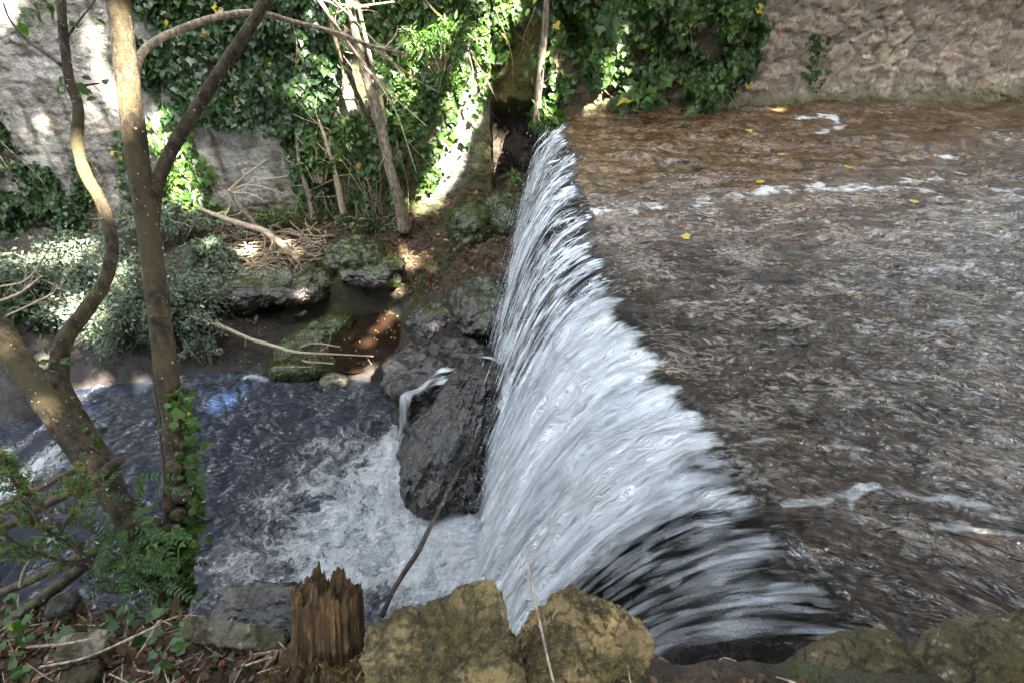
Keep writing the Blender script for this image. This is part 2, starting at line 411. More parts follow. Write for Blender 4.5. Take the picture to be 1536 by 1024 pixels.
def rubble(X, Z):
    wx = X + .26 * fbm(X * 1.6, Z * 1.6, seed=61, o=4); wz = Z + .16 * fbm(X * 3, Z * 3, seed=62, o=3)
    f1, f2, r = voronoi(wx / .42, wz / .23, 63, 1.0)
    return f1, f2, r
def disp_right(X, Z):
    f1, f2, r = rubble(X, Z)
    big = fbm(X * 1.1, Z * 1.3, seed=64, o=3)
    d = .058 * sst(.0, .28, f2 - f1) * (.05 + r) + .07 * big + .05 * fbm(X * 4, Z * 5, seed=65, o=5) + .03 * ridged(X * 9 - Z * 5, Z * 13, seed=66, o=4) + .04 * ridged(X * 3.3 + Z * 1.5, Z * 6, seed=69, o=5)
    d = d - .05 * sst(.55, .9, r) * sst(.35, .1, f1)              # eroded, fallen-out stones
    d = d + .10 * sst(.24, .06, Z + .05 * big) + .05 * sst(.1, -.05, Z)  # footing ledge at the waterline
    return d
def col_right(X, Z, d):
    f1, f2, r = rubble(X, Z); n = fbm(X * 4, Z * 4, seed=67, o=5); n2 = fbm(X * 1.2, Z * 1.2, seed=68, o=3)
    c = mix(np.tile([.34, .275, .205], X.shape + (1,)), [.25, .205, .165], sst(-.3, .5, n))
    c = mix(c, [.43, .35, .27], sst(.55, .8, r) * .7)
    c = mix(c, [.13, .112, .095], sst(.32, .15, r) * .65)
    c = mix(c, [.12, .095, .075], sst(.15, .02, f2 - f1) * .65); c = mix(c, [.11, .085, .065], sst(.1, .6, ridged(X * 3.3 + Z * 1.5, Z * 6, seed=69, o=5)) * .6)
    c = mix(c, [.10, .082, .062], sst(.35, .9, n + .5 * n2) * .8)
    c = mix(c, [.06, .055, .03], sst(.36, .10, Z + .16 * n) * .92); c = mix(c, [.06, .065, .018], sst(.17, .02, Z + .1 * n2) * sst(-.2, .4, n + .2))
    c = mix(c, [.05, .042, .036], sst(.06, -.02, Z) * .8)
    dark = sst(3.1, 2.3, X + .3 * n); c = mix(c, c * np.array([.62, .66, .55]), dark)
    return np.clip(c * (1.5 + .45 * sst(3.5, 6.5, X + .4 * n))[..., None], 0, .75)  # right end raised in the colour for weak sun on the stones
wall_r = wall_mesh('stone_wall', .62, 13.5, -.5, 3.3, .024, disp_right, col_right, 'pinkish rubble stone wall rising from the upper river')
def coursed(X, Z):
    row = np.floor((Z + 3 + .03 * fbm(X * .8, Z * .8, seed=71, o=2)) / .36); fz = (Z + 3 + .03 * fbm(X * .8, Z * .8, seed=71, o=2)) / .36 - row
    off = (row * .37) % 1; fx = ((X + off * .8) / .8) % 1
    e = np.minimum(np.minimum(fz, 1 - fz) * .36, np.minimum(fx, 1 - fx) * .8)
    return e, _h(np.floor((X + off * .8) / .8), row, row * 0, 5) % 1000 / 1000
def disp_left(X, Z):
    e, r = coursed(X, Z)
    return .03 * ridged(X * 2.6, Z * 5, seed=79, o=5) + .02 * fbm(X * 14, Z * 14, seed=80, o=3) - .03 * sst(.035, .0, e) * (.1 + r) * sst(-.3, .3, fbm(X * 1.1, Z * 1.1, seed=78, o=2)) + .012 * r + .07 * fbm(X * .9, Z * .9, seed=72, o=3) + .02 * fbm(X * 7, Z * 5, seed=73, o=4) + .012 * ridged(X * 5, Z * 16, seed=74, o=3)
def col_left(X, Z, d):
    e, r = coursed(X, Z); n = fbm(X * 3.1, Z * 3.1, seed=75, o=5); n2 = fbm(X * .9, Z * .7, seed=76, o=3); st = fbm(X * 6, Z * .9, seed=77, o=4)
    c = mix(np.tile([.225, .218, .198], X.shape + (1,)), [.14, .128, .11], sst(-.2, .5, n))
    c = mix(c, [.07, .065, .048], sst(.0, .6, st + .3 * n2) * .85)
    c = c * (.72 + .56 * r)[..., None]; c = mix(c, [.09, .082, .062], sst(.03, .0, e) * .4); c = mix(c, [.06, .055, .042], sst(.25, .75, ridged(X * 2.6, Z * 5, seed=79, o=5) * -1 + .25 * n) * .8)
    c = mix(c, [.11, .105, .07], sst(-4.6, -3.4, X + .5 * n) * .75 * (1 - .9 * np.exp(-((X + .80 - .37 * Z) / .42) ** 4)))                        # greyer and damp towards the middle, except along the sunlit strip
    c = mix(c, [.075, .072, .025], sst(-2.9, -1.9, X + .7 * n) * .9 * (1 - .95 * np.exp(-((X + .80 - .37 * Z) / .42) ** 4)))                      # green with algae near the nook; pale band put in for the sunlit strip
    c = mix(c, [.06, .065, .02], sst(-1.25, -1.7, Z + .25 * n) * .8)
    return np.clip(c * 1.05, 0, .6)
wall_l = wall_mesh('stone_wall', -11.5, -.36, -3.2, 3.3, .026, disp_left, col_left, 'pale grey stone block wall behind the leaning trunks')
def disp_mid(X, Z): return .05 * fbm(X * 2, Z * 2, seed=81, o=4) + .015 * fbm(X * 9, Z * 9, seed=82, o=4) - .35 * sst(.15, -.25, Z + .12 * fbm(X * 3, Z * 3, seed=83)) * sst(-2.2, -1.6, Z)
def col_mid(X, Z, d):
    n = fbm(X * 3, Z * 2, seed=84, o=4)
    return mix(mix(np.tile([.10, .085, .028], X.shape + (1,)), [.06, .058, .02], sst(-.3, .5, n)), [.025, .02, .014], sst(.1, -.35, Z + .1 * n))  # lower part blackened in the colour for the nook's shadow
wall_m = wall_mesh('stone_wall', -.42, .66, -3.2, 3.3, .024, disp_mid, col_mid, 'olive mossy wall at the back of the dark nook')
# the abutment that carries the end of the right-hand wall down into the ravine
xs_ = np.linspace(9.36, 9.98, 30); zs_ = np.linspace(-3.2, .1, 90); Yg, Zg = np.meshgrid(xs_, zs_, indexing='ij')

# ================================================================== THE WATER
def flow_v(x, y): return y + .5 * np.exp(-(y - 1.0) / .8) * (x - 1.5)
FOAM_LINES = [([(835, 318), (930, 322), (1050, 312), (1130, 300), (1230, 288), (1330, 292), (1420, 300)], .10, .8),
              ([(1228, 205), (1262, 190), (1250, 180), (1205, 178)], .10, 1.1), ([(1350, 285), (1430, 262), (1480, 285), (1536, 300)], .08, .7),
              ([(1060, 758), (1170, 768), (1240, 752), (1290, 740), (1350, 750), (1420, 760), (1536, 785)], .045, .75),
              ([(1270, 770), (1275, 745), (1310, 738)], .022, 1.0), ([(1400, 808), (1450, 795), (1536, 812)], .04, 1.0),
              ([(1090, 668), (1200, 664), (1290, 676), (1360, 700)], .03, .7), ([(1180, 700), (1260, 706), (1330, 690)], .03, .5),
              ([(1460, 195), (1510, 215), (1560, 222)], .09, .7), ([(1330, 250), (1380, 232), (1440, 240)], .07, .6), ([(1000, 470), (1120, 440), (1290, 430), (1480, 400)], .10, .5),
              ([(1150, 520), (1300, 500), (1536, 480)], .09, .45), ([(1180, 615), (1330, 600), (1536, 590)], .07, .45)]
def poly_dist(x, y, pts):
    d = np.full(x.shape, 9e9)
    for a, b in zip(pts[:-1], pts[1:]):
        ab = b - a; t = np.clip(((x - a[0]) * ab[0] + (y - a[1]) * ab[1]) / (ab @ ab), 0, 1)
        d = np.minimum(d, np.hypot(x - a[0] - t * ab[0], y - a[1] - t * ab[1]))
    return d
def upper_wave(x, y):
    a = x - lipx(y); v = flow_v(x, y)
    f = .85 + .15 * sst(.0, .5, a); far = sst(2.0, 6.5, y)
    L = .09 * fbm(x * .8 + 3, v * 1.3, seed=91, o=3) * far + .055 * ridged(x * .9 + v * .5, v * 1.5, seed=92, o=3) * (.3 + .7 * far)
    m = .022 * fbm(x * 2.6, v * 5.0, seed=93, o=3) + .018 * ridged(x * 3.4 + .8 * v, v * 6, seed=94, o=3)
    return (L + m) * f + .02
n_y = 420
yy = np.concatenate([np.linspace(.6, 1.6, 80)[:-1], np.geomspace(1.6, 10.5, n_y - 79)])
aa = np.concatenate([np.arange(0, .5, .016), np.geomspace(.5, 10, 230), np.array([14, 25, 60])])
A_, Yw = np.meshgrid(aa, yy, indexing='ij'); Xw = lipx(Yw) + A_
Zw = upper_wave(Xw, Yw)
def upper_foam(x, y):
    f = .14 + .10 * fbm(x * .7, y * 1.1, seed=95, o=3) + .10 * sst(2.0, 5.0, x) * sst(7, 4, y)
    for pts, w, k in FOAM_LINES:
        W = np.array([at_z(px, py, 0.0)[:2] for px, py in pts])
        wob = .6 * w * fbm(x * 4, y * 4, seed=96, o=3)
        f = f + k * .60 * np.exp(-((poly_dist(x + 1.2 * w * fbm(x * 2.5, y * 2.5, seed=97, o=3), y + 1.6 * w * fbm(x * 2.5, y * 2.5, seed=98, o=3), W) + wob) / w) ** 2) * (.45 + .55 * sst(-.4, .3, fbm(x * 3, y * 3, seed=99, o=3)))
    return f
fo = upper_foam(Xw, Yw)
def river_attrs(Xa, Ya, u): return np.stack([u, Ya, np.zeros_like(u)], -1).reshape(-1, 3)
# the falling sheet is a ballistic surface leaving the lip
def v0(y): return np.interp(y, [.9, 2.0, 3.0, 3.9, 5.7, 7.5, 9, 10.5], [2.2, 2.15, 2.0, 1.76, 1.55, 1.4, 1.1, 1.0])
def fall_pt(y, tau, off=0.0):
    """point tau seconds after leaving the lip at y; off lifts it off the sheet"""
    vv = v0(y); x = lipx(y) - vv * tau; z = upper_wave(lipx(y), y) - 4.9 * tau ** 2 - .25 * tau
    yy_ = y + .55 * np.exp(-(y - 1.0) / .7) * tau * 1.6 + .10 * tau * np.sin(y * 2.3)
    nx, nz = -(9.8 * tau + .25), vv; l = np.hypot(nx, nz)
    return np.stack([x + off * nx / l, yy_, z + off * nz / l], -1)
def fall_foam(y, tau):
    n = fbm(y * 1.7, tau * 1.2, seed=101, o=3)
    core = sst(1.35, 1.95, y + .16 * n - .35 * tau) * sst(4.4, 3.5, y + .3 * n)
    fa = sst(3.6, 4.3, y) * (.17 + .42 * n + .30 * fbm(y * 5, tau * 1.5, seed=107, o=3) + .28 * sst(.2, .6, tau))
    near = sst(1.9, 1.3, y) * (.10 + .14 * sst(.15, .6, tau) + .20 * n)
    st = .05 - .05 * sst(3.8, 4.8, y) + .12 * (fbm(y * 4, y * 0, seed=106, o=4)) + .07 * sst(2.6, 1.8, y)
    g = sst(st - .05, st + .06, tau)
    return np.clip(core * (.78 + .30 * n + .25 * tau) + fa + near, 0, 1.1) * g + (1 - g) * .2
tau = np.concatenate([np.linspace(0, .2, 40)[:-1], np.linspace(.2, .80, 90)])
T_, Yf = np.meshgrid(tau, yy, indexing='ij')
vfl = Yf
lump = (.05 * fbm(Yf * 9, T_ * 1.6, seed=103, o=4) + .03 * ridged(Yf * 17, T_ * 2.2, seed=104, o=3)) * sst(0, .22, T_)
Pf = fall_pt(Yf, T_, lump)
arc = v0(Yf) * T_ + 4.2 * T_ ** 2
ff = fall_foam(Yf, T_)

def mat_river(name, dark, deep, foamc, sheet=False):
    t = NT(name); fl0 = t.attr('flow', 'Vector')
    wv = t.math('MULTIPLY_ADD', t.noise(t.vmul(fl0, (1.3, 2.6, 1)), 1.0, 3, .5), .34, -.17)
    fl = t.n('VectorMath', {'operation': 'ADD'}, i0=fl0, i1=t.n('CombineXYZ', Y=wv).outputs[0]).outputs[0]; foam = t.attr('foam'); p = t.pos(); st = t.attr('streak')
    rip = t.noise(t.vmul(fl, (2.6, 5.5, 1)), 2.2, 5, .6, .6)            # lumps of the bed and chop
    rip2 = t.noise(t.vmul(fl, (5, 12, 1)), 3.0, 4, .6, .8)
    s1 = t.noise(t.vmul(fl, (1.0, 9, 1)), 1.0, 6, .66, .5)           # streaks drawn out along the flow
    s2 = t.noise(t.vmul(fl, (2.6, 30, 1)), 1.0, 4, .6, .3)
    bed = t.noise(fl, 7, 5, .65, .3)
    dk = t.math('MULTIPLY_ADD', t.attr('chop'), -.60, 1.1)
    c = t.mixc(t.ss(bed, .35, .66), dark, deep); c = t.mixc(1.0, c, t.n('CombineColor', i0=dk, i1=dk, i2=dk).outputs[0], 'MULTIPLY')
    s = t.math('MULTIPLY_ADD', s2, .45, t.math('MULTIPLY', s1, .65))
    r = t.math('MULTIPLY_ADD', rip2, .45, t.math('MULTIPLY', rip, .65))
    pat = t.mixc(st, r, s)
    fm = t.ss(t.math('ADD', pat, t.math('MULTIPLY', foam, .62)), .76, 1.02)
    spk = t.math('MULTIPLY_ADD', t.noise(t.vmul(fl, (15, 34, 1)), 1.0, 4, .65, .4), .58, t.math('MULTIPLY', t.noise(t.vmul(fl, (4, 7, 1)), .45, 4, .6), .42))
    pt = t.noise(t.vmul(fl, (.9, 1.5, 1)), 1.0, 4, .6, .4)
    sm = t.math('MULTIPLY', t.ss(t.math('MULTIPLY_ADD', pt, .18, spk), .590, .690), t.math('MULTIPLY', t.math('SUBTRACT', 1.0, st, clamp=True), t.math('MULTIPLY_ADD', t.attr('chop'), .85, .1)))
    c = t.mixc(t.math('MULTIPLY', sm, .62), c, (.70, .60, .50)); c = t.mixc(fm, c, foamc)  # pale specks in the colour stand for broken water and glints
    rough = t.math('MULTIPLY_ADD', fm, .45, .13)
    h = t.mixc(st, t.math('MULTIPLY_ADD', rip2, .5, rip), t.math('MULTIPLY_ADD', s2, .5, s1))
    b = t.n('BsdfPrincipled', Base_Color=c, Roughness=rough, IOR=1.48, Normal=t.bump(h, t.attr('chop'), .40))
    b.inputs['Specular IOR Level'].default_value = 1.0
    if sheet:
        thin = t.attr('thin'); a = t.math('MAXIMUM', t.ss(t.math('ADD', pat, t.math('MULTIPLY', foam, .55)), .60, .95), t.math('SUBTRACT', 1.0, thin), clamp=True)
        a = t.math('MULTIPLY', a, t.math('MULTIPLY_ADD', thin, -.12, 1.0))
        tr = t.n('BsdfTransparent'); b = t.n('MixShader', i0=a, i1=tr, i2=b)
    return t.end(b)
M['river'] = mat_river('brown river water', (.034, .019, .009), (.150, .086, .040), (.62, .62, .60))
M['fall'] = mat_river('falling water', (.020, .014, .009), (.055, .040, .026), (.90, .92, .93), True)
mb = MB(); mb.add(np.stack([Xw, Yw, Zw], -1).reshape(-1, 3), grid_faces(len(aa), len(yy)), foam=fo.ravel(),
                  flow=np.stack([A_, flow_v(Xw, Yw), 0 * A_], -1).reshape(-1, 3), streak=(sst(3.2, 1.2, Yw + .0 * A_) * .75 + .2 * sst(.5, .0, A_)).ravel(), chop=np.clip(.22 + .78 * sst(7.2, 3.6, Yw - .35 * np.maximum(A_ - 2.5, 0) + .6 * fbm(Xw * .7, Yw * .9, seed=100, o=3)), 0, 1).ravel())
river = kind(mb.build('upper_river', M['river']), 'structure')
fall_root = thing('waterfall', (0.4, 4, -3.0), 'white waterfall pouring over the curved river edge into the churning pool below', 'waterfall')
mb = MB(); mb.add(Pf.reshape(-1, 3), grid_faces(len(tau), len(yy))[:, ::-1], foam=ff.ravel(), thin=sst(.03, .3, T_).ravel(),
                  flow=np.stack([-arc, flow_v(lipx(Yf), Yf), 0 * T_], -1).reshape(-1, 3), streak=(.3 + .7 * sst(.0, .14, T_)).ravel(), chop=np.ones(T_.size))
mb.build('water_sheet', M['fall'], fall_root)
# strands and drops torn off the sheet
t = NT('flying water'); al = t.attr('alpha')
b = t.n('BsdfPrincipled', Base_Color=(.82, .85, .88), Roughness=.35, IOR=1.33)
tl = t.n('BsdfTranslucent', Color=(.8, .84, .88)); b2 = t.n('MixShader', i0=.35, i1=b, i2=tl)
M['strand'] = t.end(t.n('MixShader', i0=al, i1=t.n('BsdfTransparent'), i2=b2))
rng = np.random.default_rng(7)
def strands(n, ylo, yhi, tlo, thi, wlo, whi, offs, alo, ahi, gate):
    y = rng.uniform(ylo, yhi, n * 3); t0 = rng.uniform(tlo, thi, n * 3)
    keep = rng.random(n * 3) < gate(y, t0); y, t0 = y[keep][:n], t0[keep][:n]; n = len(y)
    L = rng.uniform(.03, .16, n); S = 7; f = np.linspace(0, 1, S)
    tt = np.minimum(t0[:, None] + L[:, None] * f, .80); yv = y[:, None] + rng.normal(0, .012, n)[:, None] * f
    off = rng.exponential(offs, n)[:, None] * sst(0, .25, tt) + .01
    w = rng.uniform(wlo, whi, n)[:, None] * np.sin(np.pi * (.08 + .84 * f)) * .5
    C = fall_pt(yv, tt, off)
    D = np.stack([np.zeros_like(w), w, w * rng.normal(0, .5, n)[:, None]], -1)
    V = np.stack([C - D, C + D], 2)                                     # n,S,2,3
    i = np.arange(n)[:, None] * S * 2 + np.arange(S - 1)[None] * 2
    F = np.stack([i, i + 1, i + 3, i + 2], -1).reshape(-1, 4)
    a = rng.uniform(alo, ahi, n)[:, None] * np.sin(np.pi * (.03 + .94 * f)); a = np.repeat(a[..., None], 2, 2)
    return V.reshape(-1, 3), F, a.ravel()
mb = MB()
for args in ((4200, 4.0, 8.9, .02, .72, .005, .03, .05, .25, .9, lambda y, t: .25 + .75 * sst(-.15, .35, fbm(y * 2.2, t * .6, seed=111, o=3))),
             (2200, 1.9, 4.2, .05, .74, .02, .09, .04, .04, .22, lambda y, t: .3 + .7 * sst(-.2, .3, fbm(y * 3, t * .6, seed=112, o=3))),
             (700, 1.05, 2.2, .03, .70, .01, .05, .02, .04, .2, lambda y, t: .2 + .6 * sst(-.2, .3, fbm(y * 4, t * .8, seed=113, o=3)))):
    V, F, a = strands(*args); mb.add(V, F, alpha=a)
kind(mb.build('falling_strands', M['strand'], fall_root), 'stuff')
def drops(n, C, r):
    O = np.array([[1, 0, 0], [-1, 0, 0], [0, 1, 0], [0, -1, 0], [0, 0, 1], [0, 0, -1.0]]); F0 = np.array([[0, 2, 4], [2, 1, 4], [1, 3, 4], [3, 0, 4], [2, 0, 5], [1, 2, 5], [3, 1, 5], [0, 3, 5]])
    V = C[:, None] + r[:, None, None] * O[None] * np.array([1, 1, 1.8]); return V.reshape(-1, 3), (F0[None] + (np.arange(n) * 6)[:, None, None]).reshape(-1, 3)
n = 3300; y = rng.uniform(3.0, 8.6, n); tt = rng.uniform(.12, .78, n); C = fall_pt(y, tt, rng.exponential(.10, n)) + rng.normal(0, .02, (n, 3))
V, F = drops(n, C, rng.uniform(.002, .006, n)); mb = MB(); mb.add(V, F, alpha=.85)
n = 2600; y = rng.uniform(2.0, 6.2, n); C = fall_pt(y, np.full(n, .76)); C[:, 0] += rng.normal(-.12, .22, n); C[:, 2] = -2.98 + rng.exponential(.22, n)
V, F = drops(n, C, rng.uniform(.002, .006, n)); mb.add(V, F, alpha=.8)
kind(mb.build('spray', M['strand'], fall_root), 'stuff')

# the lower river and plunge pool
px_ = np.concatenate([np.array([-60, -30, -16]), np.arange(-10, .6, .026)]); py_ = np.arange(.6, 8.2, .026)
Xp, Yp = np.meshgrid(px_, py_, indexing='ij')
def base_x(y): return lipx(y) - v0(y) * .76
db = np.maximum(base_x(np.clip(Yp, 1.5, 6)) - Xp, 0)
n1 = fbm(Xp * 1.1, Yp * 1.1, seed=121, o=3); n2 = fbm(Xp * 3, Yp * 3, seed=122, o=3)
tong = np.exp(-(((Xp + 1.7) / 1.25) ** 2 + ((Yp - 3.75 - .1 * (Xp + 1.5)) / 1.35) ** 2))
dens = .95 * np.exp(-(db / .7) ** 2) * sst(5.4, 4.4, Yp) + 1.12 * tong + .33 * np.exp(-(((Xp + 1.25) / .45) ** 2 + ((Yp - 4.9) / .8) ** 2))
dens = dens + .18 * n1 * sst(.04, .3, dens) + .25 * np.exp(-(((Xp + 2.9) / .5) ** 2 + ((Yp - 2.5) / .6) ** 2))
RAP = np.array([at_z(px, py, -3)[:2] for px, py in [(-60, 790), (0, 725), (70, 690), (40, 640), (100, 610), (150, 585), (200, 560)]])
dens = dens + .85 * np.exp(-(poly_dist(Xp, Yp, np.array([at_z(px, py, -3)[:2] for px, py in [(-120, 760), (0, 715), (75, 690)]])) / .38) ** 2) + .75 * np.exp(-(poly_dist(Xp, Yp, np.array([at_z(px, py, -3)[:2] for px, py in [(-60, 690), (20, 650), (80, 620), (150, 582)]])) / .14) ** 2)
dens = dens + .9 * np.exp(-(poly_dist(Xp, Yp, np.array([at_z(px, py, -3)[:2] for px, py in [(368, 566), (402, 570)]])) / .07) ** 2)
dens = dens + .9 * np.exp(-(poly_dist(Xp, Yp, np.array([at_z(px, py, -2.95)[:2] for px, py in [(600, 640), (585, 700), (612, 770), (660, 775)]])) / .12) ** 2)
amp = .6 + 1.0 * np.clip(dens, 0, 1)
Zp = -3.0 + amp * (.040 * fbm(Xp * 2.6 + .4 * n1, Yp * 3.6 + .4 * n2, seed=123, o=3) + .022 * ridged(Xp * 4.5 + .5 * n1, Yp * 6.5, seed=124, o=3)) + .10 * np.exp(-(db / .35) ** 2) * sst(5, 4.2, Yp) * (1 + n2)
Zp = Zp + np.clip(dens, 0, 1) ** 2 * (.07 * fbm(Xp * 2.4, Yp * 2.4, seed=126, o=5) + .06 * ridged(Xp * 2.2, Yp * 3, seed=127, o=4) + .035 * fbm(Xp * 7, Yp * 7, seed=128, o=3))
Zp = Zp - .22 * sst(-5.9, -6.6, Xp + .5 * (Yp - 4.6)) - .25 * sst(-6.8, -7.6, Xp + .5 * (Yp - 4.6))
t = NT('dark pool water'); p = t.pos(); dn = t.attr('foam')
w1 = t.noise(p, 2.2, 3, .5); w2 = t.noise(p, 2.4, 3, .5)
warp = t.n('VectorMath', {'operation': 'ADD'}, i0=p, i1=t.n('CombineXYZ', X=t.math('MULTIPLY_ADD', t.noise(p, 1.7, 4, .55), 1.1, -.5), Y=t.math('MULTIPLY_ADD', t.noise(t.vmul(p, (1, 1, 3)), 2.3, 4, .55), 1.1, -.5)).outputs[0]).outputs[0]
def vein(vec, sc, k):
    v = t.noise(vec, sc, 5, .6, .4); return t.math('SUBTRACT', 1.0, t.math('MULTIPLY', t.math('ABSOLUTE', t.math('SUBTRACT', v, .5)), k), clamp=True)
ve = t.math('MAXIMUM', vein(warp, 2.6, 9), t.math('MULTIPLY', vein(warp, 5.5, 8), .8))
cloud = t.math('MULTIPLY_ADD', t.noise(warp, 4.2, 6, .68), .5, t.math('MULTIPLY', t.noise(warp, 1.5, 4, .55), .5))
fsum = t.math('ADD', t.math('MULTIPLY', dn, .9), t.math('MULTIPLY_ADD', ve, .42, t.math('MULTIPLY_ADD', cloud, 2.4, -1.30)))
fm = t.math('MULTIPLY', t.ss(fsum, .42, 1.20), t.ss(dn, .06, .30))
rp = t.noise(t.vmul(p, (5.5, 8.5, 1)), 1.6, 5, .62, .9); rp2 = t.noise(t.vmul(p, (16, 24, 1)), 1.2, 4, .6, .8)
h = t.math('MULTIPLY_ADD', rp2, .35, rp)
c = t.mixc(fm, t.mixc(t.ss(t.noise(p, .8, 3, .5), .4, .6), (.010, .020, .048), (.020, .028, .044)), t.mixc(t.ss(t.math('MULTIPLY_ADD', ve, .3, cloud), .42, .85), (.50, .57, .64), (.97, .98, .98)))
h = t.math('MULTIPLY_ADD', t.math('MULTIPLY', cloud, dn), .9, h)
b = t.n('BsdfPrincipled', Base_Color=c, Roughness=t.math('MULTIPLY_ADD', fm, .5, .06), IOR=1.8, Normal=t.bump(h, 1.0, .45)); b.inputs['Specular IOR Level'].default_value = 1.0
M['pool'] = t.end(b)
mb = MB(); mb.add(np.stack([Xp, Yp, Zp], -1).reshape(-1, 3), grid_faces(len(px_), len(py_)), foam=np.clip(dens, 0, 1.2).ravel())
lower = kind(mb.build('lower_river', M['pool']), 'structure')
# the still brown pool in the tufa hollow
th = np.linspace(0, 2 * pi, 72, endpoint=False); rr = np.linspace(0, 1, 20)
R_, TH = np.meshgrid(rr, th, indexing='ij'); k = 1.22 + .05 * np.sin(3 * TH + 1)
Vp = np.stack([POOL_C[0] + POOL_R[0] * k * R_ * np.cos(TH), POOL_C[1] + POOL_R[1] * k * R_ * np.sin(TH), np.full(R_.shape, -2.845)], -1)
t = NT('still brown water'); p = t.pos(); h = t.noise(p, 9, 3, .5)
b = t.n('BsdfPrincipled', Base_Color=(.014, .008, .005), Roughness=.06, IOR=1.4, Normal=t.bump(h, .12, .03))
M['still'] = t.end(b)
mb = MB(); mb.add(Vp.reshape(-1, 3), grid_faces(20, 72, True)); still = kind(mb.build('pool_water', M['still']), 'structure')

# ================================================================== ROCKS
def cube_sphere(n):
    g = np.tan(np.linspace(-1, 1, n) * pi / 4); U, W = np.meshgrid(g, g, indexing='ij'); o = np.ones_like(U); P = []; F = []
    for k, q in enumerate(((U, W, o), (W, U, -o), (o, U, W), (-o, W, U), (W, o, U), (U, -o, W))):
        P.append(np.stack(q, -1).reshape(-1, 3)); F.append(grid_faces(n, n) + k * n * n)
    P = np.concatenate(P); F = np.concatenate(F)
    key = np.round(P * 1e5).astype(np.int64); _, first, inv = np.unique(key, axis=0, return_index=True, return_inverse=True)
    return P[first], inv.reshape(-1)[F]
def rot(yaw=0, pitch=0, roll=0):
    cz, sz, cx, sx, cy, sy = cos(yaw), sin(yaw), cos(pitch), sin(pitch), cos(roll), sin(roll)
    return np.array([[cz, -sz, 0], [sz, cz, 0], [0, 0, 1]]) @ np.array([[1, 0, 0], [0, cx, -sx], [0, sx, cx]]) @ np.array([[cy, 0, sy], [0, 1, 0], [-sy, 0, cy]])
def rock(c, r, n=48, box=.5, rough=.12, fr=1.2, rid=.08, seed=0, R=None, squash=None):
    """boulder surface: rounded box of half sizes r, broken by noise; returns V, F and unit normals of the plain shape"""
    P, F = cube_sphere(n); r = np.asarray(r, float)
    D = P / np.linalg.norm(P, axis=1)[:, None]; p = 2 + 8 * box
    k = (np.abs(D) ** p).sum(1) ** (-1 / p); S = D * k[:, None]
    m = r.mean(); Q = S * r
    crack = sst(.62, .9, ridged(Q[:, 0] / m * 1.7 + seed, Q[:, 1] / m * 1.7, Q[:, 2] / m * 1.7, seed + 21, 2))
    d = rough * fbm(Q[:, 0] / m * fr + seed, Q[:, 1] / m * fr, Q[:, 2] / m * fr, seed, 5) + rid * ridged(Q[:, 0] / m * fr * 2, Q[:, 1] / m * fr * 2 + seed, Q[:, 2] / m * fr * 1.2, seed + 3, 4)
    d = d + .03 * fbm(Q[:, 0] / m * 8, Q[:, 1] / m * 8, Q[:, 2] / m * 8, seed + 5, 4) + .012 * ridged(Q[:, 0] / m * 17, Q[:, 1] / m * 17, Q[:, 2] / m * 17, seed + 7, 3)
    d = d - .06 * crack
    Q = Q + D * (d * m)[:, None]
    if squash is not None: Q = squash(Q)
    if R is not None: Q = Q @ R.T; D = D @ R.T
    return Q + np.asarray(c, float), F, D
def lime_col(V, D, seed, base=(.25, .205, .12), moss=.5, sc=1.0):
    n = fbm(V[:, 0] * 9 * sc, V[:, 1] * 9 * sc, V[:, 2] * 9 * sc, seed, 5); n2 = fbm(V[:, 0] * 28 * sc, V[:, 1] * 28 * sc, V[:, 2] * 28 * sc, seed + 2, 4); n3 = fbm(V[:, 0] * 4 * sc, V[:, 1] * 4 * sc, V[:, 2] * 4 * sc, seed + 4, 3)
    c = mix(np.tile(np.array(base), (len(V), 1)), np.array(base) * 1.5, sst(.0, .6, n)); c = mix(c, np.array(base) * .30, sst(.05, .55, n2 + .3 * n3))
    m = sst(.35 - moss, .75 - moss, n3 + .4 * n + .45 * D[:, 2]); c = mix(c, [.060, .050, .014], m * .8); c = mix(c, [.035, .03, .014], sst(.25, .6, n2) * m)
    c = mix(c, [.46, .40, .28], sst(.35, .65, n2) * (1 - m) * .6)
    rd = ridged(V[:, 0] * 11 * sc, V[:, 1] * 11 * sc, V[:, 2] * 11 * sc, seed + 9, 4); c = mix(c, np.array(base) * .16, sst(.55, .85, rd) * .85)
    n4 = fbm(V[:, 0] * 70 * sc, V[:, 1] * 70 * sc, V[:, 2] * 70 * sc, seed + 11, 3); c = mix(c, np.array(base) * 1.5, sst(.25, .6, n4 + .3 * n) * .35); c = mix(c, np.array(base) * .25, sst(.25, .6, -n4) * .5)
    return c
WETV = []
def boulder(name, c, r, label, cat='boulder', mat='boulder', n=48, colf=None, seed=0, parent=None, **kw):
    V, F, D = rock(c, r, n, seed=seed, **kw); mb = MB()
    col = colf(V, D) if colf else lime_col(V, D, seed)
    if mat == 'wet': WETV.append(V)
    o = MB().add(V, F, col=col).build(name, M[mat]); o.location = (0, 0, 0)
    tag(o, label, cat)
    if name == 'mossy_rock':                                            # cushions of moss growing on the stone
        rg = np.random.default_rng(seed); k = 2600; i = rg.integers(0, len(V), k); up_ = D[i, 2] + .5 * fbm(V[i, 0] * 4, V[i, 1] * 4, V[i, 2] * 4, seed, 3) > -.15; i = i[up_]; k = len(i)
        mm = MB(); leaves(mm, LEAF_LONG, V[i] + D[i] * rg.uniform(-.01, .02, k)[:, None], D[i] * .5 + rg.normal(0, .6, (k, 3)), D[i] + rg.normal(0, .5, (k, 3)), .040, rg, .2)
        kind(mm.build('moss', M['moss'], o), 'stuff')
    return o
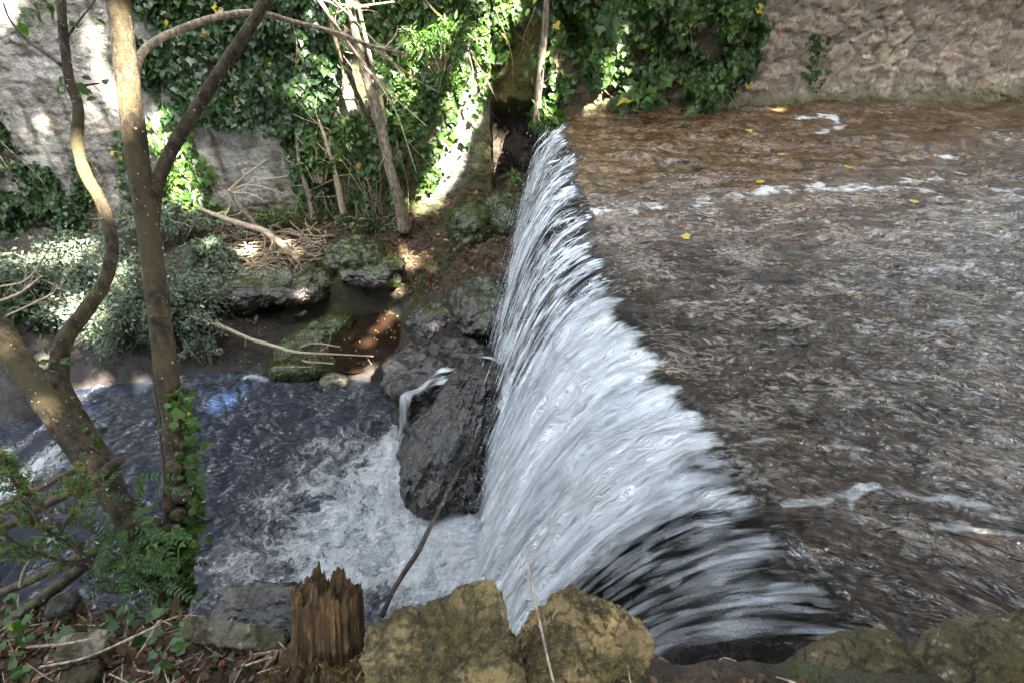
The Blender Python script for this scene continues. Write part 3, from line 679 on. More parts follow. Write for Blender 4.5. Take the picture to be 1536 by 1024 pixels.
def wet_col(seed, moss=0.0):
    def f(V, D):
        n = fbm(V[:, 0] * 3, V[:, 1] * 3, V[:, 2] * 3, seed, 5); n2 = fbm(V[:, 0] * 9, V[:, 1] * 9, V[:, 2] * 9, seed + 1, 4)
        c = mix(np.tile([.011, .0075, .005], (len(V), 1)), [.030, .021, .015], sst(-.1, .6, n2)); c = mix(c, [.010, .009, .008], sst(.1, .5, n))
        return mix(c, [.030, .038, .008], sst(.45 - moss, .9 - moss, n + .5 * D[:, 2]) * (moss > 0))
    return f
# tufa rocks under the fall
def folds(Q):
    Q = Q.copy(); z = Q[:, 2]; k = 1 - .30 * sst(-.2, .75, z); Q[:, 0] *= k; Q[:, 1] *= k
    a = np.arctan2(Q[:, 1], Q[:, 0]); w = .10 * ridged(a * 1.9 + .4 * z, z * .8, seed=133, o=4) + .035 * ridged(a * 6 + z, z * 2.0, seed=134, o=3); Q[:, 0] += np.cos(a) * w; Q[:, 1] += np.sin(a) * w
    Q[:, 0] += .18 * (z + .7); Q[:, 1] += .35 * sst(-.2, .8, z); return Q
boulder('wet_rock', (-.74, 4.60, -2.56), (.60, .80, .90), 'big dark wet rock standing in the foam beside the foot of the fall', n=110, box=.0, rough=.20, rid=.09, seed=131, colf=wet_col(131), mat='wet', squash=folds, R=rot(-.35))
boulder('wet_rock', (-1.0, 5.75, -2.72), (.74, .5, .56), 'low wet rock ledge just above the big rock with a small stream over it', n=64, box=.2, rough=.24, rid=.12, seed=135, colf=wet_col(135), mat='wet', R=rot(.25))
boulder('wet_rock', (-.45, 6.95, -2.35), (.42, .62, .48), 'steep brown wet rock leaning against the upper part of the fall', n=56, box=.1, rough=.25, rid=.12, seed=137, colf=wet_col(137, .15), mat='wet', R=rot(.2, .2))
boulder('wet_rock', (-1.12, 7.25, -2.66), (.55, .36, .26), 'flat wet rock shelf between the brown pool and the fall', n=56, box=.2, rough=.24, rid=.14, seed=139, colf=wet_col(139, .1), mat='wet', R=rot(.7))
boulder('wet_rock', tuple(at_z(682, 470, -2.5)), (.24, .2, .16), 'small rounded wet stone on the rock shelf beside the fall', n=32, box=.1, rough=.2, rid=.1, seed=141, colf=wet_col(141), mat='wet')
boulder('mossy_rock', tuple(at_y(765, 325, 9.0)), (.40, .40, .34), 'green mossy rock at the top of the fall under the dark nook', n=44, box=.2, rough=.2, rid=.1, seed=143, colf=wet_col(143, .75), mat='wet', R=rot(.5, .3))
boulder('mossy_rock', tuple(at_y(708, 345, 8.8)), (.36, .34, .40), 'bright green moss covered rock below the dark nook', n=44, box=.1, rough=.2, rid=.1, seed=145, colf=wet_col(145, .95), mat='wet')
boulder('mossy_rock', tuple(at_y(530, 385, 8.2)), (.50, .36, .20), 'rounded mossy rock on the edge of the far bank under the saplings', n=44, box=.1, rough=.3, rid=.16, seed=147, colf=wet_col(147, .9), mat='wet')
boulder('mossy_rock', tuple(at_y(462, 420, 7.9)), (.40, .28, .17), 'dark mossy rock on the far bank beside the heap of twigs', n=40, box=.2, rough=.3, rid=.16, seed=149, colf=wet_col(149, .7), mat='wet')
boulder('mossy_rock', (-3.22, 7.02, -2.86), (.74, .25, .20), 'long low mossy slab lying between the dark channel and the brown pool', n=60, box=.15, rough=.14, rid=.06, seed=191, colf=wet_col(191, .9), mat='wet', R=rot(.93))
boulder('mossy_rock', tuple(at_z(448, 556, -2.9)), (.42, .15, .15), 'small dark green mossy hump under the twigs of the pale branch', n=40, box=.1, rough=.2, rid=.1, seed=193, colf=wet_col(193, .8), mat='wet', R=rot(.1))
boulder('wet_rock', tuple(at_y(395, 432, 7.62)), (.95, .40, .17), 'long dark overhanging ledge of the far bank above the shaded channel', n=64, box=.2, rough=.26, rid=.14, seed=195, colf=wet_col(195, .35), mat='wet', R=rot(.12))
boulder('wet_rock', tuple(at_y(560, 405, 8.0)), (.5, .34, .17), 'mossy earth ledge behind the brown pool', n=48, box=.2, rough=.26, rid=.14, seed=197, colf=wet_col(197, .6), mat='wet', R=rot(-.1))
boulder('wet_rock', tuple(at_z(500, 572, -2.98)), (.20, .13, .10), 'small pale wet stone in the lower river below the mossy tongue', n=30, box=.1, rough=.2, rid=.05, seed=151, mat='wet', colf=lambda V, D: lime_col(V, D, 151, (.09, .085, .06), .1))
boulder('wet_rock', tuple(at_z(392, 930, -.2)), (.22, .14, .16), 'dark wet rock below the bank left of the rotten stump', n=40, box=.2, rough=.2, rid=.1, seed=153, colf=wet_col(153), mat='wet')
# cap of the small cascade that slips between the two big wet rocks
pts = [(762, 542), (735, 556), (700, 566), (668, 580), (640, 600), (618, 625), (600, 655), (590, 690)]
zz = [-1.98, -2.05, -2.14, -2.28, -2.44, -2.62, -2.82, -3.0]
mb = MB()
C = spline(np.array([at_z(a, b, z) for (a, b), z in zip(pts, zz)]), 60); 
WV = np.concatenate(WETV)
for _ in range(3):                                                  # settle the stream on the rocks
    zt = []
    for q in C:
        k = np.hypot(WV[:, 0] - q[0], WV[:, 1] - q[1]) < .07; zt.append(max(terrain(q[:1], q[1:2])[0], WV[k, 2].max() if k.any() else -9, -3.0))
    C[:, 2] = np.convolve(np.pad(zt, 4, mode='edge'), np.ones(9) / 9, 'valid') + .03
T = np.gradient(C, axis=0); Wd = norm(np.cross(T, [0, 0, 1.0])); wd = np.interp(np.linspace(0, 1, 60), [0, .3, .6, 1], [.14, .10, .13, .24])
uu = np.linspace(-1, 1, 14); Vc = C[:, None] + Wd[:, None] * (uu[None] * wd[:, None])[..., None]
for a_ in range(60):
    for b_ in range(14):
        q = Vc[a_, b_]; k = np.hypot(WV[:, 0] - q[0], WV[:, 1] - q[1]) < .05; zt = max(terrain(q[:1], q[1:2])[0], WV[k, 2].max() if k.any() else -9, -3.0); Vc[a_, b_, 2] = zt + .02
for _ in range(3): Vc[1:-1, :, 2] = np.maximum(Vc[1:-1, :, 2], (Vc[:-2, :, 2] + Vc[2:, :, 2]) / 2)
s_ = np.linspace(0, 2.2, 60)[:, None] + 0 * uu[None]
mb.add(Vc.reshape(-1, 3), grid_faces(60, 14), foam=(.40 + .70 * fbm(s_ * 1.3, uu[None] * 2 + 0 * s_, seed=156)).ravel() * np.ones(60 * 14), thin=np.ones(60 * 14), chop=np.ones(60 * 14), flow=np.stack([s_, uu[None] * .15 + 0 * s_ + 20, 0 * s_], -1).reshape(-1, 3), streak=np.ones(60 * 14))
tag(mb.build('small_cascade', M['fall']), 'narrow white stream slipping between the two big wet rocks', 'cascade')
pts = [(745, 372), (715, 392), (690, 412), (665, 435), (645, 462), (630, 490)]
C = spline(np.array([at_y(a, b, y) for (a, b), y in zip(pts, [9.0, 8.75, 8.5, 8.2, 7.85, 7.5])]), 50)
C[:, 2] = terrain(C[:, 0], C[:, 1]) + .05
T = np.gradient(C, axis=0); Wd = norm(np.cross(T, [0, 0, 1.0])); Vc = C[:, None] + Wd[:, None] * (uu[None] * .17)[..., None]; Vc[..., 2] = terrain(Vc[..., 0], Vc[..., 1]) * .5 + C[:, None, 2] * .5 + .012
s_ = np.linspace(0, 2.6, 50)[:, None] + 0 * uu[None]; mb = MB()
mb.add(Vc.reshape(-1, 3), grid_faces(50, 14), foam=.08 + 0 * s_.ravel(), thin=.85 + 0 * s_.ravel(), chop=1 + 0 * s_.ravel(), flow=np.stack([s_, uu[None] * .17 + 0 * s_ + 30, 0 * s_], -1).reshape(-1, 3), streak=np.ones(50 * 14))
tag(mb.build('trickle', M['fall']), 'thin trickle running down the rock from the dark nook', 'trickle')

# limestone blocks on the near bank
blk = lambda s, b=(.235, .17, .072), m=.32: (lambda V, D: lime_col(V, D, s, b, m, 1.6))
c = at_d(668, 985, 1.42)
boulder('boulder', c + np.array([0, .0, -.15]), (.185, .16, .20), 'large square mossy boulder at the edge of the near bank beside the stump', n=160, box=.7, rough=.16, rid=.09, fr=1.5, seed=161, colf=blk(161), R=rot(.28, .12, -.03))
c = at_d(868, 985, 1.46)
boulder('boulder', c + np.array([0, .02, -.155]), (.15, .16, .19), 'rounded ochre boulder with a dark hollow, right of the square one', n=160, box=.32, rough=.24, rid=.11, fr=1.4, seed=167, colf=blk(167, (.255, .18, .078), .26), R=rot(-.5, .0, .38))
c = at_d(1300, 1030, 1.55)
boulder('boulder', c + np.array([0, 0, -.06]), (.17, .14, .14), 'low pale boulder at the bottom edge beside the dark water', n=70, box=.25, rough=.12, rid=.05, fr=1.4, seed=171, colf=blk(171, (.13, .10, .05), .3), R=rot(.2))
c = at_d(1480, 1010, 1.45)
boulder('boulder', c + np.array([.10, -.02, -.10]), (.20, .16, .18), 'dark mossy boulder in the corner beside the upper river', n=90, box=.3, rough=.13, rid=.07, fr=1.5, seed=173, colf=blk(173, (.10, .08, .04), .3), R=rot(.1, 0, -.25))
c = at_d(128, 972, 1.70)
boulder('stone', c, (.07, .04, .036), 'pale angular stone lying among the dead leaves', 'stone', n=40, box=.5, rough=.14, rid=.05, fr=1.3, seed=175, colf=blk(175, (.22, .19, .13), .1), R=rot(.2, .1, .1))
c = at_d(345, 950, 1.62)
boulder('stone', c + np.array([.01, 0, -.012]), (.15, .032, .018), 'long flat stone at the bank edge left of the stump', 'stone', n=48, box=.6, rough=.12, rid=.05, fr=1.3, seed=177, colf=blk(177, (.13, .115, .075), .25), R=rot(-.12, .2, .16))
c = at_d(115, 1010, 1.6)
boulder('stone', c + np.array([0, 0, -.03]), (.05, .028, .022), 'half buried flat stone below the pale angular stone', 'stone', n=40, box=.5, rough=.14, rid=.05, seed=179, colf=blk(179, (.07, .055, .035), .25), R=rot(.3))
c = at_d(92, 905, 1.95)
boulder('stone', c + np.array([0, 0, -.02]), (.045, .04, .035), 'grey stone between the logs and the ground ivy', 'stone', n=36, box=.3, rough=.15, rid=.05, seed=181, colf=blk(181, (.08, .085, .07), .2), R=rot(.3))
c = at_d(975, 1015, 1.5)
boulder('stone', c + np.array([0, 0, -.05]), (.07, .06, .06), 'small mossy stone with twigs right of the rounded boulder', 'stone', n=36, box=.2, rough=.15, rid=.08, seed=183, colf=blk(183, (.2, .16, .09), .4))

# ================================================================== ROTTEN STUMP
def fibrous(name, c, rx, ry, h, flare, seed, parent, lean=(0, 0), jag=.25, nth=240, nh=90):
    th = np.linspace(0, 2 * pi, nth, endpoint=False); hh = np.linspace(0, 1, nh); H_, TH = np.meshgrid(hh, th, indexing='ij')
    cx, sx = np.cos(TH), np.sin(TH)
    fib = ridged(cx * 3.2, sx * 3.2, H_ * .5, seed, 3) * .09 + .10 * np.abs(perlin(cx * 8 + .3 * H_, sx * 8, H_ * .7, seed + 2)) + .05 * perlin(cx * 19, sx * 19, H_ * 1.3, seed + 3) + .05 * fbm(cx * 3, sx * 3, H_ * 7, seed + 4, 3)
    sq = (np.abs(cx) ** 5 + np.abs(sx) ** 5) ** (-1 / 5)
    rad = (1 + flare * (1 - H_) ** 2.2) * (.86 + fib) * (.45 + .55 * sq)
    top = 1 + jag * (fbm(cx * 2.1, sx * 2.1, 0 * cx, seed + 5, 2)) - .10 * np.abs(perlin(cx * 7, sx * 7, 0 * cx, seed + 6)) + .12 * perlin(cx * 20, sx * 20, 0 * cx, seed + 7)
    z = H_ * top * h
    V = np.stack([c[0] + rx * rad * cx + lean[0] * H_, c[1] + ry * rad * sx + lean[1] * H_, c[2] + z], -1)
    # broken top, stepping inwards
    rings = [V]
    for k in np.linspace(.86, .02, 16):
        q = V[-1] * 1.0; cc = np.array([c[0] + lean[0], c[1] + lean[1]]); q = q.copy(); q[:, :2] = cc + (q[:, :2] - cc) * k
        q[:, 2] = c[2] + h * (1 + .8 * jag * (fbm(q[:, 0] * 30, q[:, 1] * 30, 0 * q[:, 0], seed + 8, 3)) + .10 * (1 - k) * (1 + 2 * perlin(q[:, 0] * 40, q[:, 1] * 22, 0 * q[:, 0], seed + 10)) - .22 * np.abs(perlin(q[:, 0] * 95, q[:, 1] * 60, 0 * q[:, 0], seed + 9)))
        rings.append(q[None])
    V = np.concatenate(rings, 0); n = V.shape[0]
    vv = V.reshape(-1, 3); TH2 = np.tile(th, n); f = perlin(np.cos(TH2) * 9, np.sin(TH2) * 9, vv[:, 2] * 6, seed + 11); g = fbm(vv[:, 0] * 35, vv[:, 1] * 35, vv[:, 2] * 14, seed + 12, 4)
    col = mix(np.tile([.060, .034, .012], (len(vv), 1)), [.165, .10, .038], sst(-.1, .6, g)); col = mix(col, [.028, .015, .006], sst(.0, .45, -f + .3 * g)); col = mix(col, [.10, .08, .02], sst(.35, .7, f))
    return MB().add(vv, grid_faces(n, nth, True), col=col).build(name, M['wood'], parent)
sc = at_d(482, 985, 1.46)
stump = thing('stump', (sc[0], sc[1], sc[2] - .12), 'rotten orange brown tree stump, split into upright fibres', 'stump')
fibrous('broken_trunk', sc + np.array([.003, .045, -.085]), .096, .062, .262, .24, 201, stump, (-.004, .01), .42)
fibrous('root_flare', sc + np.array([-.005, -.045, -.18]), .15, .095, .185, .35, 207, stump, (0, .02), .30)
r2 = np.random.default_rng(5)
mb = MB(); 
for i in range(34):
    p = sc + np.array([r2.uniform(-.1, .1), r2.uniform(-.05, .02), r2.uniform(-.015, .02)]); d = r2.normal(0, 1, 3); d[2] *= .5; d /= np.linalg.norm(d); L = r2.uniform(.012, .04)
    tube(mb, [p, p + d * L * .5, p + d * L + r2.normal(0, .004, 3)], [.003, .0035, .0015], 4, 5, col=(.22, .12, .04))
kind(mb.build('wood_crumbs', M['wood'], stump), 'stuff')
stump.rotation_euler = (-.58, 0, 0); stump.location.y -= .075; stump.location.z -= .012

# ================================================================== IVY AND CREEPERS ON THE WALLS
OUT = np.array([0, -1.0, 0]); DOWN = np.array([0, 0, -1.0])
def wall_leaves(mb, polys, n, size, thick, rng, dens=lambda x, z: 1.0, tmpl=LEAF_IVY, droop=.25, seed=0, base=.03):
    W = [np.array([at_y(px, py, 9.3)[[0, 2]] for px, py in p]) for p in polys]
    lo = np.min([w.min(0) for w in W], 0); hi = np.max([w.max(0) for w in W], 0)
    area = (hi - lo).prod(); P = []; got = 0
    for _ in range(60):
        x = rng.uniform(lo[0], hi[0], 8000); z = rng.uniform(lo[1], hi[1], 8000); ins = np.zeros(8000, bool)
        jx = x + .16 * fbm(x * 3, z * 3, seed=seed + 1, o=3); jz = z + .2 * fbm(x * 3 + 9, z * 3, seed=seed + 2, o=3)
        for w in W: ins |= in_poly(jx, jz, w)
        keep = ins & (rng.random(8000) < dens(x, z)); P.append(np.stack([x[keep], z[keep]], -1)); got += keep.sum()
        if got > n: break
    P = np.concatenate(P)[:n]; x, z = P.T
    bulge = np.clip(.5 + .7 * fbm(x * 1.7, z * 1.7, seed=seed + 3, o=4), .05, 1.4)
    off = base + thick * bulge * rng.uniform(.15, 1, len(x)) ** .6
    Q = np.stack([x, wall_y(x) - off, z], -1)
    gx = fbm(x * 2.3, z * 2.3, seed=seed + 4, o=2)
    o = OUT + rng.normal(0, .42, (len(x), 3)) + np.stack([.6 * gx, 0 * gx, .45 + 0 * gx], -1)
    a = DOWN + rng.normal(0, .45, (len(x), 3)) + np.array([0, -droop, 0])
    leaves(mb, tmpl, Q, a, o, size * rng.lognormal(0, .28, len(x)), rng, .25)
    return Q
def vines(mb, Q, n, rng, length=1.2, r=.008, down=True):
    for q in Q[rng.choice(len(Q), n)]:
        L = length * rng.uniform(.4, 1.3); k = 6; p = [q + np.array([0, .03, 0])]
        d = np.array([rng.normal(0, .25), rng.normal(0, .05), -1.0 if down else 1.0])
        for i in range(k): d = d + rng.normal(0, .22, 3) * np.array([1, .3, .3]); p.append(p[-1] + d / np.linalg.norm(d) * L / k)
        p = np.array(p); p[:, 1] = np.minimum(p[:, 1], wall_y(p[:, 0]) - .02)
        tube(mb, p, np.linspace(r, r * .4, k + 1), 14, 5)
def ivy(name, loc, label, polys, n, size, thick, seed, mat='ivy', nv=20, cat='ivy', dens=None, vlen=1.2, **kw):
    rng = np.random.default_rng(seed); root = thing(name, loc, label, cat, 'ivy and creepers on the far walls')
    mb = MB(); dn = dens or (lambda x, z: sst(-.55, .15, fbm(x * 1.9, z * 1.9, seed=seed, o=3)))
    Q = wall_leaves(mb, polys, n, size, thick, rng, dn, seed=seed, **kw)
    mb.build('leaves', M[mat], root)
    if nv: mv = MB(); vines(mv, Q, nv, rng, vlen); kind(mv.build('stem', M['twig'], root), 'stuff')
    return root
ivy('ivy', (-4.5, 9.3, 1.5), 'dark glossy ivy curtain hanging behind the tall mossy trunk', [[(188, -40), (530, -40), (500, 130), (485, 240), (500, 300), (455, 290), (430, 205), (380, 190), (330, 185), (268, 170), (215, 110)]], 8200, .08, .34, 301, nv=26)
ivy('ivy', (-1.6, 9.4, 1.5), 'sparse ivy climbing round the sunlit strip of wall', [[(500, -40), (800, -40), (770, 60), (700, 230), (640, 300), (610, 250), (585, 150), (530, 60)]], 4000, .075, .20, 311, mat='ivy_bright', nv=36,
    dens=lambda x, z: (.12 + .88 * sst(-.25, .3, fbm(x * 1.5, z * 1.2, seed=312, o=3))) * (1 - .93 * np.exp(-((x + .76 - .37 * z) / .30) ** 4) * sst(1.3, .7, z)))
ivy('ivy', (1.6, 9.2, 1.0), 'thick bright green ivy mass hanging over the far edge of the upper river', [[(798, 205), (812, 130), (805, 60), (815, -40), (1165, -40), (1150, 30), (1150, 100), (1110, 150), (1085, 150), (1040, 190), (1015, 180), (1020, 140), (985, 150), (940, 165), (930, 130), (890, 120), (870, 150), (838, 180)]], 11000, .078, .62, 321, mat='ivy_bright', nv=30, vlen=.8,
    dens=lambda x, z: sst(-.45, .1, fbm(x * 1.6, z * 1.6, seed=322, o=3)) * (1 - .9 * np.exp(-(((x - 1.9) / .35) ** 2 + ((z - .75) / .45) ** 2))))
ivy('ivy', (3.9, 9.4, 1.0), 'bluish ivy fringe at the right end of the green mass over the water', [[(1085, 170), (1045, 190), (1060, 110), (1095, 60), (1150, 40), (1150, 95), (1118, 150)]], 900, .08, .35, 331, nv=8, vlen=.5)
ivy('ivy', (-8.4, 8.6, 0), 'dark ivy sheet covering the far left of the block wall', [[(-60, 90), (10, 110), (45, 190), (100, 235), (150, 310), (200, 370), (150, 400), (60, 400), (-60, 420)]], 5200, .075, .30, 341, nv=16)
ivy('ivy', (-6.3, 9.0, -.6), 'small dark ivy clump on the pale wall between the trunks', [[(132, 232), (158, 225), (165, 290), (150, 310), (130, 290)]], 400, .075, .18, 351, nv=3)
ivy('creeper', (-3.4, 9.4, -1), 'thin leafy creeper on the damp wall above the far bank', [[(440, 180), (600, 160), (610, 330), (560, 300), (500, 330), (450, 330)]], 1500, .075, .28, 361, mat='ivy_bright', nv=60, cat='creeper', vlen=1.6)
ivy('creeper', (3.9, 9.5, .4), 'single strand of small leaves trailing down the rubble wall', [[(1236, 60), (1262, 58), (1262, 150), (1232, 165)]], 90, .075, .10, 371, mat='ivy_bright', nv=5, cat='creeper', vlen=.6)
ivy('creeper', (-6.8, 9.0, -1), 'patchy leafy growth on the sunlit foot of the pale wall', [[(200, 150), (300, 190), (360, 330), (240, 330), (190, 260)]], 900, .075, .22, 381, mat='ivy_bright', nv=14, cat='creeper', vlen=1.0)
ivy('creeper', (2.5, 9.3, .1), 'dry pale roots fringing the ivy at the waterline', [[(1000, 150), (1110, 150), (1100, 185), (1010, 185)]], 60, .07, .3, 391, nv=60, cat='roots', vlen=.5)

# ================================================================== SHRUBS, FERNS, BANK PLANTS
def shrub(name, c, r, label, n_stem, n_leaf, size, mat, seed, tmpl=LEAF_LONG, cat='shrub', twig='twig', arch=.35, lift=0.3):
    rng = np.random.default_rng(seed); c = np.asarray(c, float); r = np.asarray(r, float)
    root = thing(name, c - np.array([0, 0, r[2]]), label, cat); ms, ml = MB(), MB()
    for i in range(n_stem):
        a = rng.uniform(0, 2 * pi); q = np.sqrt(rng.random()) ; tip = c + r * np.array([cos(a) * q, sin(a) * q, rng.uniform(-.5, 1.0) * (1 - .5 * q)])
        b = c + np.array([cos(a) * r[0] * .25 * q, sin(a) * r[1] * .25 * q, -r[2]])
        m = b * .45 + tip * .55 + np.array([0, 0, arch * r[2]]) + rng.normal(0, .06, 3) * r.mean(); tip = tip - np.array([0, 0, .2 * r[2] * q])
        tip = c + (tip - c) * rng.uniform(.7, 1.3); C = tube(ms, [b, m, tip], [.014, .009, .003], 18, 5)
        k = max(3, n_leaf // n_stem); t = rng.beta(2.2, 1.2, k); P = C[(t * 17).astype(int)]; ax = norm(C[np.minimum((t * 17).astype(int) + 1, 17)] - C[np.maximum((t * 17).astype(int) - 1, 0)])
        P = P + rng.normal(0, .075, (k, 3)) * r.mean() * 1.1
        leaves(ml, tmpl, P, ax * .6 + rng.normal(0, .55, (k, 3)) + np.array([0, -.1, -.25]), np.array([0, -.45, .8]) + rng.normal(0, .45, (k, 3)), size * rng.lognormal(0, .25, k), rng, .2)
    kind(ms.build('stem', M[twig], root), 'stuff'); ml.build('foliage', M[mat], root); return root
shrub('shrub', at_y(205, 440, 6.9) + np.array([0, 0, -.2]), (1.35, .85, .95), 'big grey green willowy shrub leaning over the lower river', 110, 17000, .05, 'shrub', 401, LEAF_OVAL)
shrub('shrub', at_y(110, 400, 7.6), (1.5, .6, .65), 'grey green shrub behind, at the foot of the pale wall', 50, 7000, .06, 'shrub', 405, LEAF_OVAL)
shrub('shrub', at_y(20, 470, 7.0), (.9, .6, .8), 'dark tangled shrub at the left edge with dry stems', 60, 5000, .08, 'ivy', 409, LEAF_OVAL)
shrub('shrub', at_y(310, 380, 8.0), (.55, .4, .45), 'sparse greyish shrub above the heap of twigs', 34, 2600, .055, 'shrub', 413, LEAF_OVAL)
shrub('fern_clump', at_y(415, 325, 9.0), (.42, .25, .22), 'bright green fern clump at the foot of the wall', 22, 520, .08, 'fern', 417, LEAF_LONG, 'fern')
shrub('fern_clump', at_y(690, 335, 8.75), (.32, .3, .3), 'green leafy clump growing on the mossy rock', 22, 500, .07, 'fern', 421, LEAF_LONG, 'fern')
shrub('leafy_plant', at_y(585, 195, 9.0), (.42, .25, .5), 'light green leafy sprays beside the leaning sapling', 16, 260, .12, 'ivy_bright', 425, LEAF_OVAL, 'plant')
shrub('leafy_plant', at_y(470, 240, 9.1), (.5, .25, .4), 'small leaved plant spreading on the dark wall left of the saplings', 16, 300, .10, 'ivy_bright', 429, LEAF_OVAL, 'plant')
shrub('leafy_plant', at_y(655, 60, 8.7), (.75, .35, .4), 'feathery sunlit leaves hanging in the top centre', 26, 900, .10, 'fern', 431, LEAF_LONG, 'plant')
shrub('leafy_plant', at_y(822, 175, 9.0), (.22, .3, .42), 'long bright leaves beside the lip of the fall', 24, 300, .15, 'fern', 433, LEAF_LONG, 'plant')
shrub('leafy_plant', at_y(770, 262, 8.3), (.16, .14, .1), 'little fern spray at the left lip of the fall', 8, 60, .09, 'fern', 437, LEAF_LONG, 'plant')
shrub('leafy_plant', at_y(945, 150, 8.9), (.5, .25, .16), 'broad pale ivy leaves drooping to the water at the wall foot', 14, 110, .13, 'ivy_bright', 439, LEAF_IVY, 'plant')

shrub('undergrowth', at_y(560, 335, 9.1), (.9, .25, .3), 'dark low undergrowth and dry stems at the foot of the ivy wall', 60, 700, .07, 'ivy', 441, LEAF_OVAL, 'undergrowth')
shrub('undergrowth', at_y(360, 350, 8.9), (.9, .3, .35), 'greyish low growth with bare stems left of the pale fallen branch', 60, 900, .06, 'shrub', 443, LEAF_OVAL, 'undergrowth')
shrub('undergrowth', at_y(240, 330, 8.6), (1.0, .35, .45), 'loose pale undergrowth behind the tall mossy trunk', 60, 1600, .06, 'shrub', 445, LEAF_OVAL, 'undergrowth')
shrub('undergrowth', at_y(300, 520, 6.5), (.35, .25, .35), 'small grey green sprays hanging to the water right of the willowy shrub', 22, 900, .05, 'shrub', 447, LEAF_OVAL, 'undergrowth')

# ================================================================== TREES
def px_path(L, d0, d1=None):
    """rows (px, py, radius px) carried to depth d0..d1"""
    L = np.asarray(L, float); d = np.linspace(d0, d1 if d1 else d0, len(L))
    return np.array([at_d(a, b, k) for (a, b), k in zip(L[:, :2], d)]), L[:, 2] * .88 * d / FPX / np.array([np.linalg.norm(ray(a, b)) for a, b in L[:, :2]])
def twiglets(mb, C, n, L, r, rng, seg=5, spread=.8, T=None):
    i = rng.integers(1, len(C) - 1, n)
    for k in i:
        d = norm(C[k + 1 if k + 1 < len(C) else k] - C[k - 1]) * .6 + rng.normal(0, spread, 3); d = norm(d); l = L * rng.uniform(.4, 1.2)
        tube(mb, [C[k], C[k] + d * l * .5 + rng.normal(0, .05 * l, 3), C[k] + d * l + rng.normal(0, .15 * l, 3)], [r, r * .7, r * .3], 8, 5)
rng = np.random.default_rng(17)
base = at_d(240, 850, 2.05)
tree_a = thing('tree', base, 'tall mossy trunk with a forked limb and ivy round its lower part', 'tree', 'trees leaning out from the near bank')
P, R = px_path([(262, 905, 40), (256, 850, 31), (264, 790, 25), (268, 720, 23), (264, 650, 21), (250, 560, 21), (240, 480, 21), (230, 400, 20.5), (214, 290, 22), (200, 190, 22.5), (188, 90, 24), (178, 0, 25), (168, -120, 25)], 2.10, 1.75)
mb = MB(); CA = tube(mb, P, R, 150, 28, .09, 501); 
for a, b, rp in ((250, 756, 9), (272, 740, 11), (262, 700, 10), (268, 770, 9), (196, 210, 7)):
    q = at_d(a, b, 1.96); V, F, D = rock(q, np.full(3, rp * 2 / FPX * 1.1), 12, 0, .25, 1, .1, a); mb.add(V, F)
mb.build('trunk', M['bark'], tree_a)
P, R = px_path([(236, 480, 12), (231, 420, 13), (228, 350, 13.5), (233, 290, 13), (248, 245, 13), (272, 200, 13), (300, 155, 13), (335, 100, 12), (370, 48, 12), (400, 0, 12), (450, -80, 11)], 1.90, 1.86)
mb = MB(); CB = tube(mb, P, R, 110, 20, .07, 503); twiglets(mb, CB[:90], 7, .035, .005, rng); mb.build('limb', M['bark'], tree_a)
P, R = px_path([(203, 118, 9), (206, 95, 9), (222, 70, 8.5), (262, 48, 8), (325, 26, 7), (385, 19, 6), (440, 33, 5), (500, 48, 4), (560, 70, 3), (612, 82, 2)], 1.84, 2.6)
mb = MB(); CC = tube(mb, P, R, 90, 14, .06, 505)
for L in ([(470, 40, 3), (530, 62, 2.2), (600, 75, 1.2)], [(540, 64, 2.5), (590, 95, 2), (625, 120, 1.2), (660, 140, .8)], [(500, 48, 2.2), (540, 90, 1.6), (600, 150, .9)], [(575, 75, 2), (592, 55, 1.4), (597, 40, .8)], [(590, 78, 2), (605, 65, 1.4), (612, 52, .8)]):
    P, R = px_path(L, 2.5, 2.7); m2_ = MB(); tube(m2_, P, R, 20, 6); m2_.build('twig', M['twig'], tree_a)
mb.build('branch', M['twig'], tree_a)
# ivy winding up the lower trunk
mb, ms = MB(), MB(); r3 = np.random.default_rng(23)
for k in range(3):
    idx = np.arange(6, 66); a = np.linspace(0, 2.2, 60) + k * 1.1 - 1.2; rr_ = np.interp(idx, [0, 66], [.066, .052]) 
    q = CA[idx] + np.stack([np.cos(a) * rr_, -np.abs(np.sin(a)) * rr_ * .8, 0 * a], -1) + r3.normal(0, .003, (60, 3)); tube(ms, q[::6], np.full(10, .004), 40, 5)
idx = r3.integers(4, 62, 210); a = r3.uniform(-.75, 1.1, 210); sd = np.stack([np.cos(a), -np.abs(np.sin(a)) * 1.0, .1 * a], -1)
P = CA[idx] + sd * (np.interp(idx, [0, 66], [.068, .055]) + r3.exponential(.013, 210))[:, None]
leaves(mb, LEAF_IVY, P, DOWN + r3.normal(0, .6, (210, 3)), sd + r3.normal(0, .5, (210, 3)) + np.array([0, -.3, .4]), .032 * r3.lognormal(0, .15, 210), r3, .25)
iv = thing('ivy', CA[10], 'ivy twining up the lower part of the tall trunk', 'ivy'); mb.build('leaves', M['ivy_bright'], iv); kind(ms.build('stem', M['bark'], iv), 'stuff')

